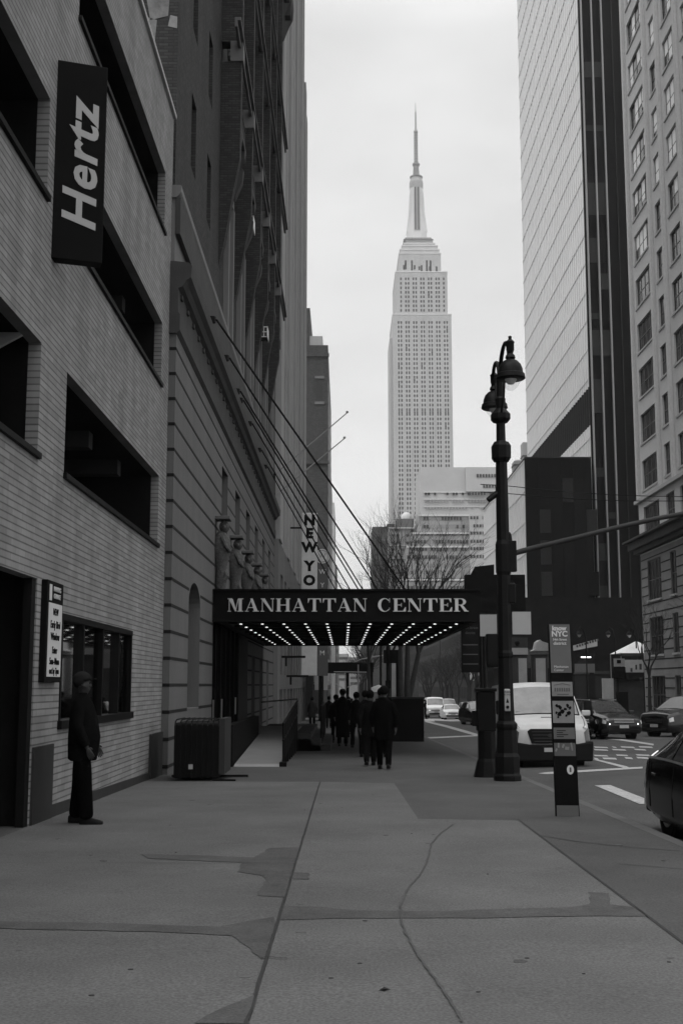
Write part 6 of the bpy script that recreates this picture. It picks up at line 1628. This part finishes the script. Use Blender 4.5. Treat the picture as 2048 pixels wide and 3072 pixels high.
        MB().tube(P_, R_, 12).build('sleeve', coat, t_, smooth=True)
    # ---- shoes
    for nm in 'RL':
        a = Vector(J['an' + nm]); tilt = .0
        sh_ = MB(); L0 = V_(a.x, a.y + .075, 0)
        zf = max(0, a.z - .075)
        for yy, ww, zt_ in ((.085, .030, .075), (.05, .042, .10), (-.02, .045, .085), (-.10, .050, .06), (-.165, .042, .045), (-.19, .022, .03)):
            i = len(sh_.v)
            for xx, z__ in ((-1, 0), (1, 0), (1, .6), (.55, 1), (-.55, 1), (-1, .6)):
                pz_ = V_(a.x + xx * ww, a.y + yy, zf + .004 + z__ * zt_); pz_.y = (a.y + yy) * k + (lean * (0 - .9)) * k; sh_.v.append(tuple(pz_))
            if i:
                for j in range(6): sh_.f.append((i - 6 + j, i - 6 + (j + 1) % 6, i + (j + 1) % 6, i + j))
        sh_.f.append((0, 1, 2, 3, 4, 5)); n_v = len(sh_.v); sh_.f.append(tuple(range(n_v - 6, n_v)))
        sh_.build('shoe', 'shoe', t_, smooth=True)
    # ---- hair or hat, face
    hc = V_(0, -.012, sh + .245)
    hr = MB(); hr.ball((hc.x, hc.y + .014 * k, hc.z + .028 * k), .098 * k, 16, 10, sx=.93, sy=1.08, sz=1.0)
    hr.v = [v for v in hr.v]
    keep = MB()
    for f_ in hr.f:
        cc = sum((Vector(hr.v[i]) for i in f_), Vector()) / len(f_)
        if cc.z > hc.z + (.035 if cc.y < hc.y - .03 * k else -.055) * k: keep.face([hr.v[i] for i in f_])
    hm = keep.build('hat' if hat else 'hair', hat or 'hair', t_, smooth=True)
    md = hm.modifiers.new('thick', 'SOLIDIFY'); md.thickness = .014 * k; md.offset = 1
    if hat: MB().prism([(hc.x - .07 * k, hc.y - .085 * k), (hc.x + .07 * k, hc.y - .085 * k), (hc.x + .055 * k, hc.y - .155 * k), (hc.x - .055 * k, hc.y - .155 * k)], hc.z + .040 * k, hc.z + .052 * k, 'z').build('hat_peak', hat, t_)
    fc = MB()
    for sg in (1, -1): fc.ball((sg * .032 * k, hc.y - .088 * k, hc.z - .005 * k), .011 * k, 8, 6)
    fc.build('eyes', 'shoe', t_); MB().ball((0, hc.y - .088 * k, hc.z - .075 * k), .02 * k, 8, 6, sx=1.1, sy=.4, sz=.25).build('mouth', 'skin_dark', t_)
    if bag:
        bg_ = thing('shoulder_bag', bag, 'bag', (loc[0], loc[1], loc[2]), rz)
        MB().box(.2 * k, .34 * k, -.16 * k, .16 * k, .78 * k, 1.08 * k).build('bag_body', 'cloth_dark', bg_, bevel=.03)
        MB().tube([(.27 * k, -.1 * k, 1.08 * k), (.18 * k, -.04 * k, sh * k + .03), (.27 * k, .1 * k, 1.08 * k)], .012, 6).build('strap', 'cloth_dark', bg_)
    return t_

# man standing by the garage wall, facing the street (towards +x)
person('man in dark cap and bulky dark jacket standing against the brick wall', (-3.2, 14.95, gz(14.95) + .004), R(90), 1.76, legs=(-.10, .10), knee=(.04, .02), coat='cloth_dark', trous='cloth_black', skinm='skin_dark', hat='cloth_grey', coat_len=.36, arms=((.05, .38), (.02, .40)), belly=.09, lean=.03, wide=1.12, gap=.085, tw=1.28)
# people walking away under the canopy (they face +y)
W = 'people walking under the canopy'
PP = [('nearest walking person seen from behind, all in black', .90, 27.1, 1.77, (.18, -.10), (.05, .30), .50),
      ('person half hidden, walking just left of the nearest one', .62, 28.6, 1.70, (-.10, .22), (.35, .05), .42),
      ('broad person in a long dark coat, centre of the group', -.03, 41.5, 1.86, (.05, -.04), (.02, .1), .95),
      ('person with one leg lifted between the long coat and the nearest walker', .42, 40.0, 1.76, (.20, -.28), (.0, .5), .45),
      ('slim person behind the nearest walker, head turned right', .78, 36.0, 1.72, (-.2, .1), (.4, .0), .6),
      ('dark walker glimpsed just left of the nearest pair', .60, 33.2, 1.73, (.12, -.16), (.0, .2), .6),
      ('tall dark walker directly behind the nearest one', 1.02, 33, 1.80, (-.14, .2), (.3, .0), .7),
      ('dark walker overlapping the long coat on its left', -.28, 45, 1.70, (.1, -.2), (.0, .3), .5),
      ('far person with legs apart, leftmost under the canopy', -1.80, 70, 1.74, (.16, -.16), (.0, .1), .5),
      ('far person second from the left under the canopy', -.85, 71, 1.78, (.08, -.12), (.0, .2), .55),
      ('far person left of the long dark coat, farthest in line', -.35, 74, 1.72, (.14, -.14), (.0, .2), .5),
      ('person in grey walking towards the camera near the shed, between two dark walkers', .25, 58, 1.70, (.2, -.16), (.0, .3), .3),
      ('short far person right of the long dark coat', .45, 68, 1.66, (.2, -.16), (.0, .3), .4)]
for i, (lb, x_, y_, h_, lg, kn, cl) in enumerate(PP):
    person(lb, (x_, y_, gz(y_) + .004), R(180 + (-6, 5, 0, 8, -4, 4, -3, 6, 3, 0, -5, 170, 6)[i]), h_, lg, kn, ('cloth_black', 'cloth_dark', 'cloth_black', 'cloth_dark', 'cloth_black', 'cloth_black', 'cloth_dark', 'cloth_black', 'cloth_grey', 'cloth_black', 'cloth_grey', 'totem_grey', 'cloth_dark')[i], ('cloth_black', 'cloth_dark')[i % 2], 'skin', None, cl, arms=((-.12, .25), (.15, .3)) if i % 2 else ((.14, .3), (-.1, .2)), wide=1.12 if i in (0, 2) else 1.0, group=W)
for i in range(4):
    person(('person crossing far beyond the tree trunks', 'person standing far beyond by the white van', 'person waiting far off on the right kerb by the van', 'person far away by the grey box van')[i], (((7.5, 112), (2.4, 88), (3.0, 100), (2.2, 120))[i][0], ((7.5, 112), (2.4, 88), (3.0, 100), (2.2, 120))[i][1], gz((112, 88, 100, 120)[i])), R((90, 10, -70, 180)[i]), 1.72, (.15, -.15), (0, .2), 'cloth_dark', 'cloth_black', 'skin', group='distant people near the avenue')

# ================================================================ HAZE (thin winter air)
hm = bpy.data.materials.new('haze'); hm.use_nodes = True; t = hm.node_tree; t.nodes.clear()
ho = t.nodes.new('ShaderNodeOutputMaterial'); pv = t.nodes.new('ShaderNodeVolumePrincipled')
pv.inputs['Color'].default_value = (.93, .93, .93, 1); pv.inputs['Density'].default_value = .00018; pv.inputs['Anisotropy'].default_value = .2
t.links.new(pv.outputs[0], ho.inputs['Volume']); MATS['haze'] = hm
hz = MB().box(-910, 910, -90, 2610, -41, 470).build('haze', 'haze'); hz['kind'] = 'stuff'

flush_parts()
bake_all()
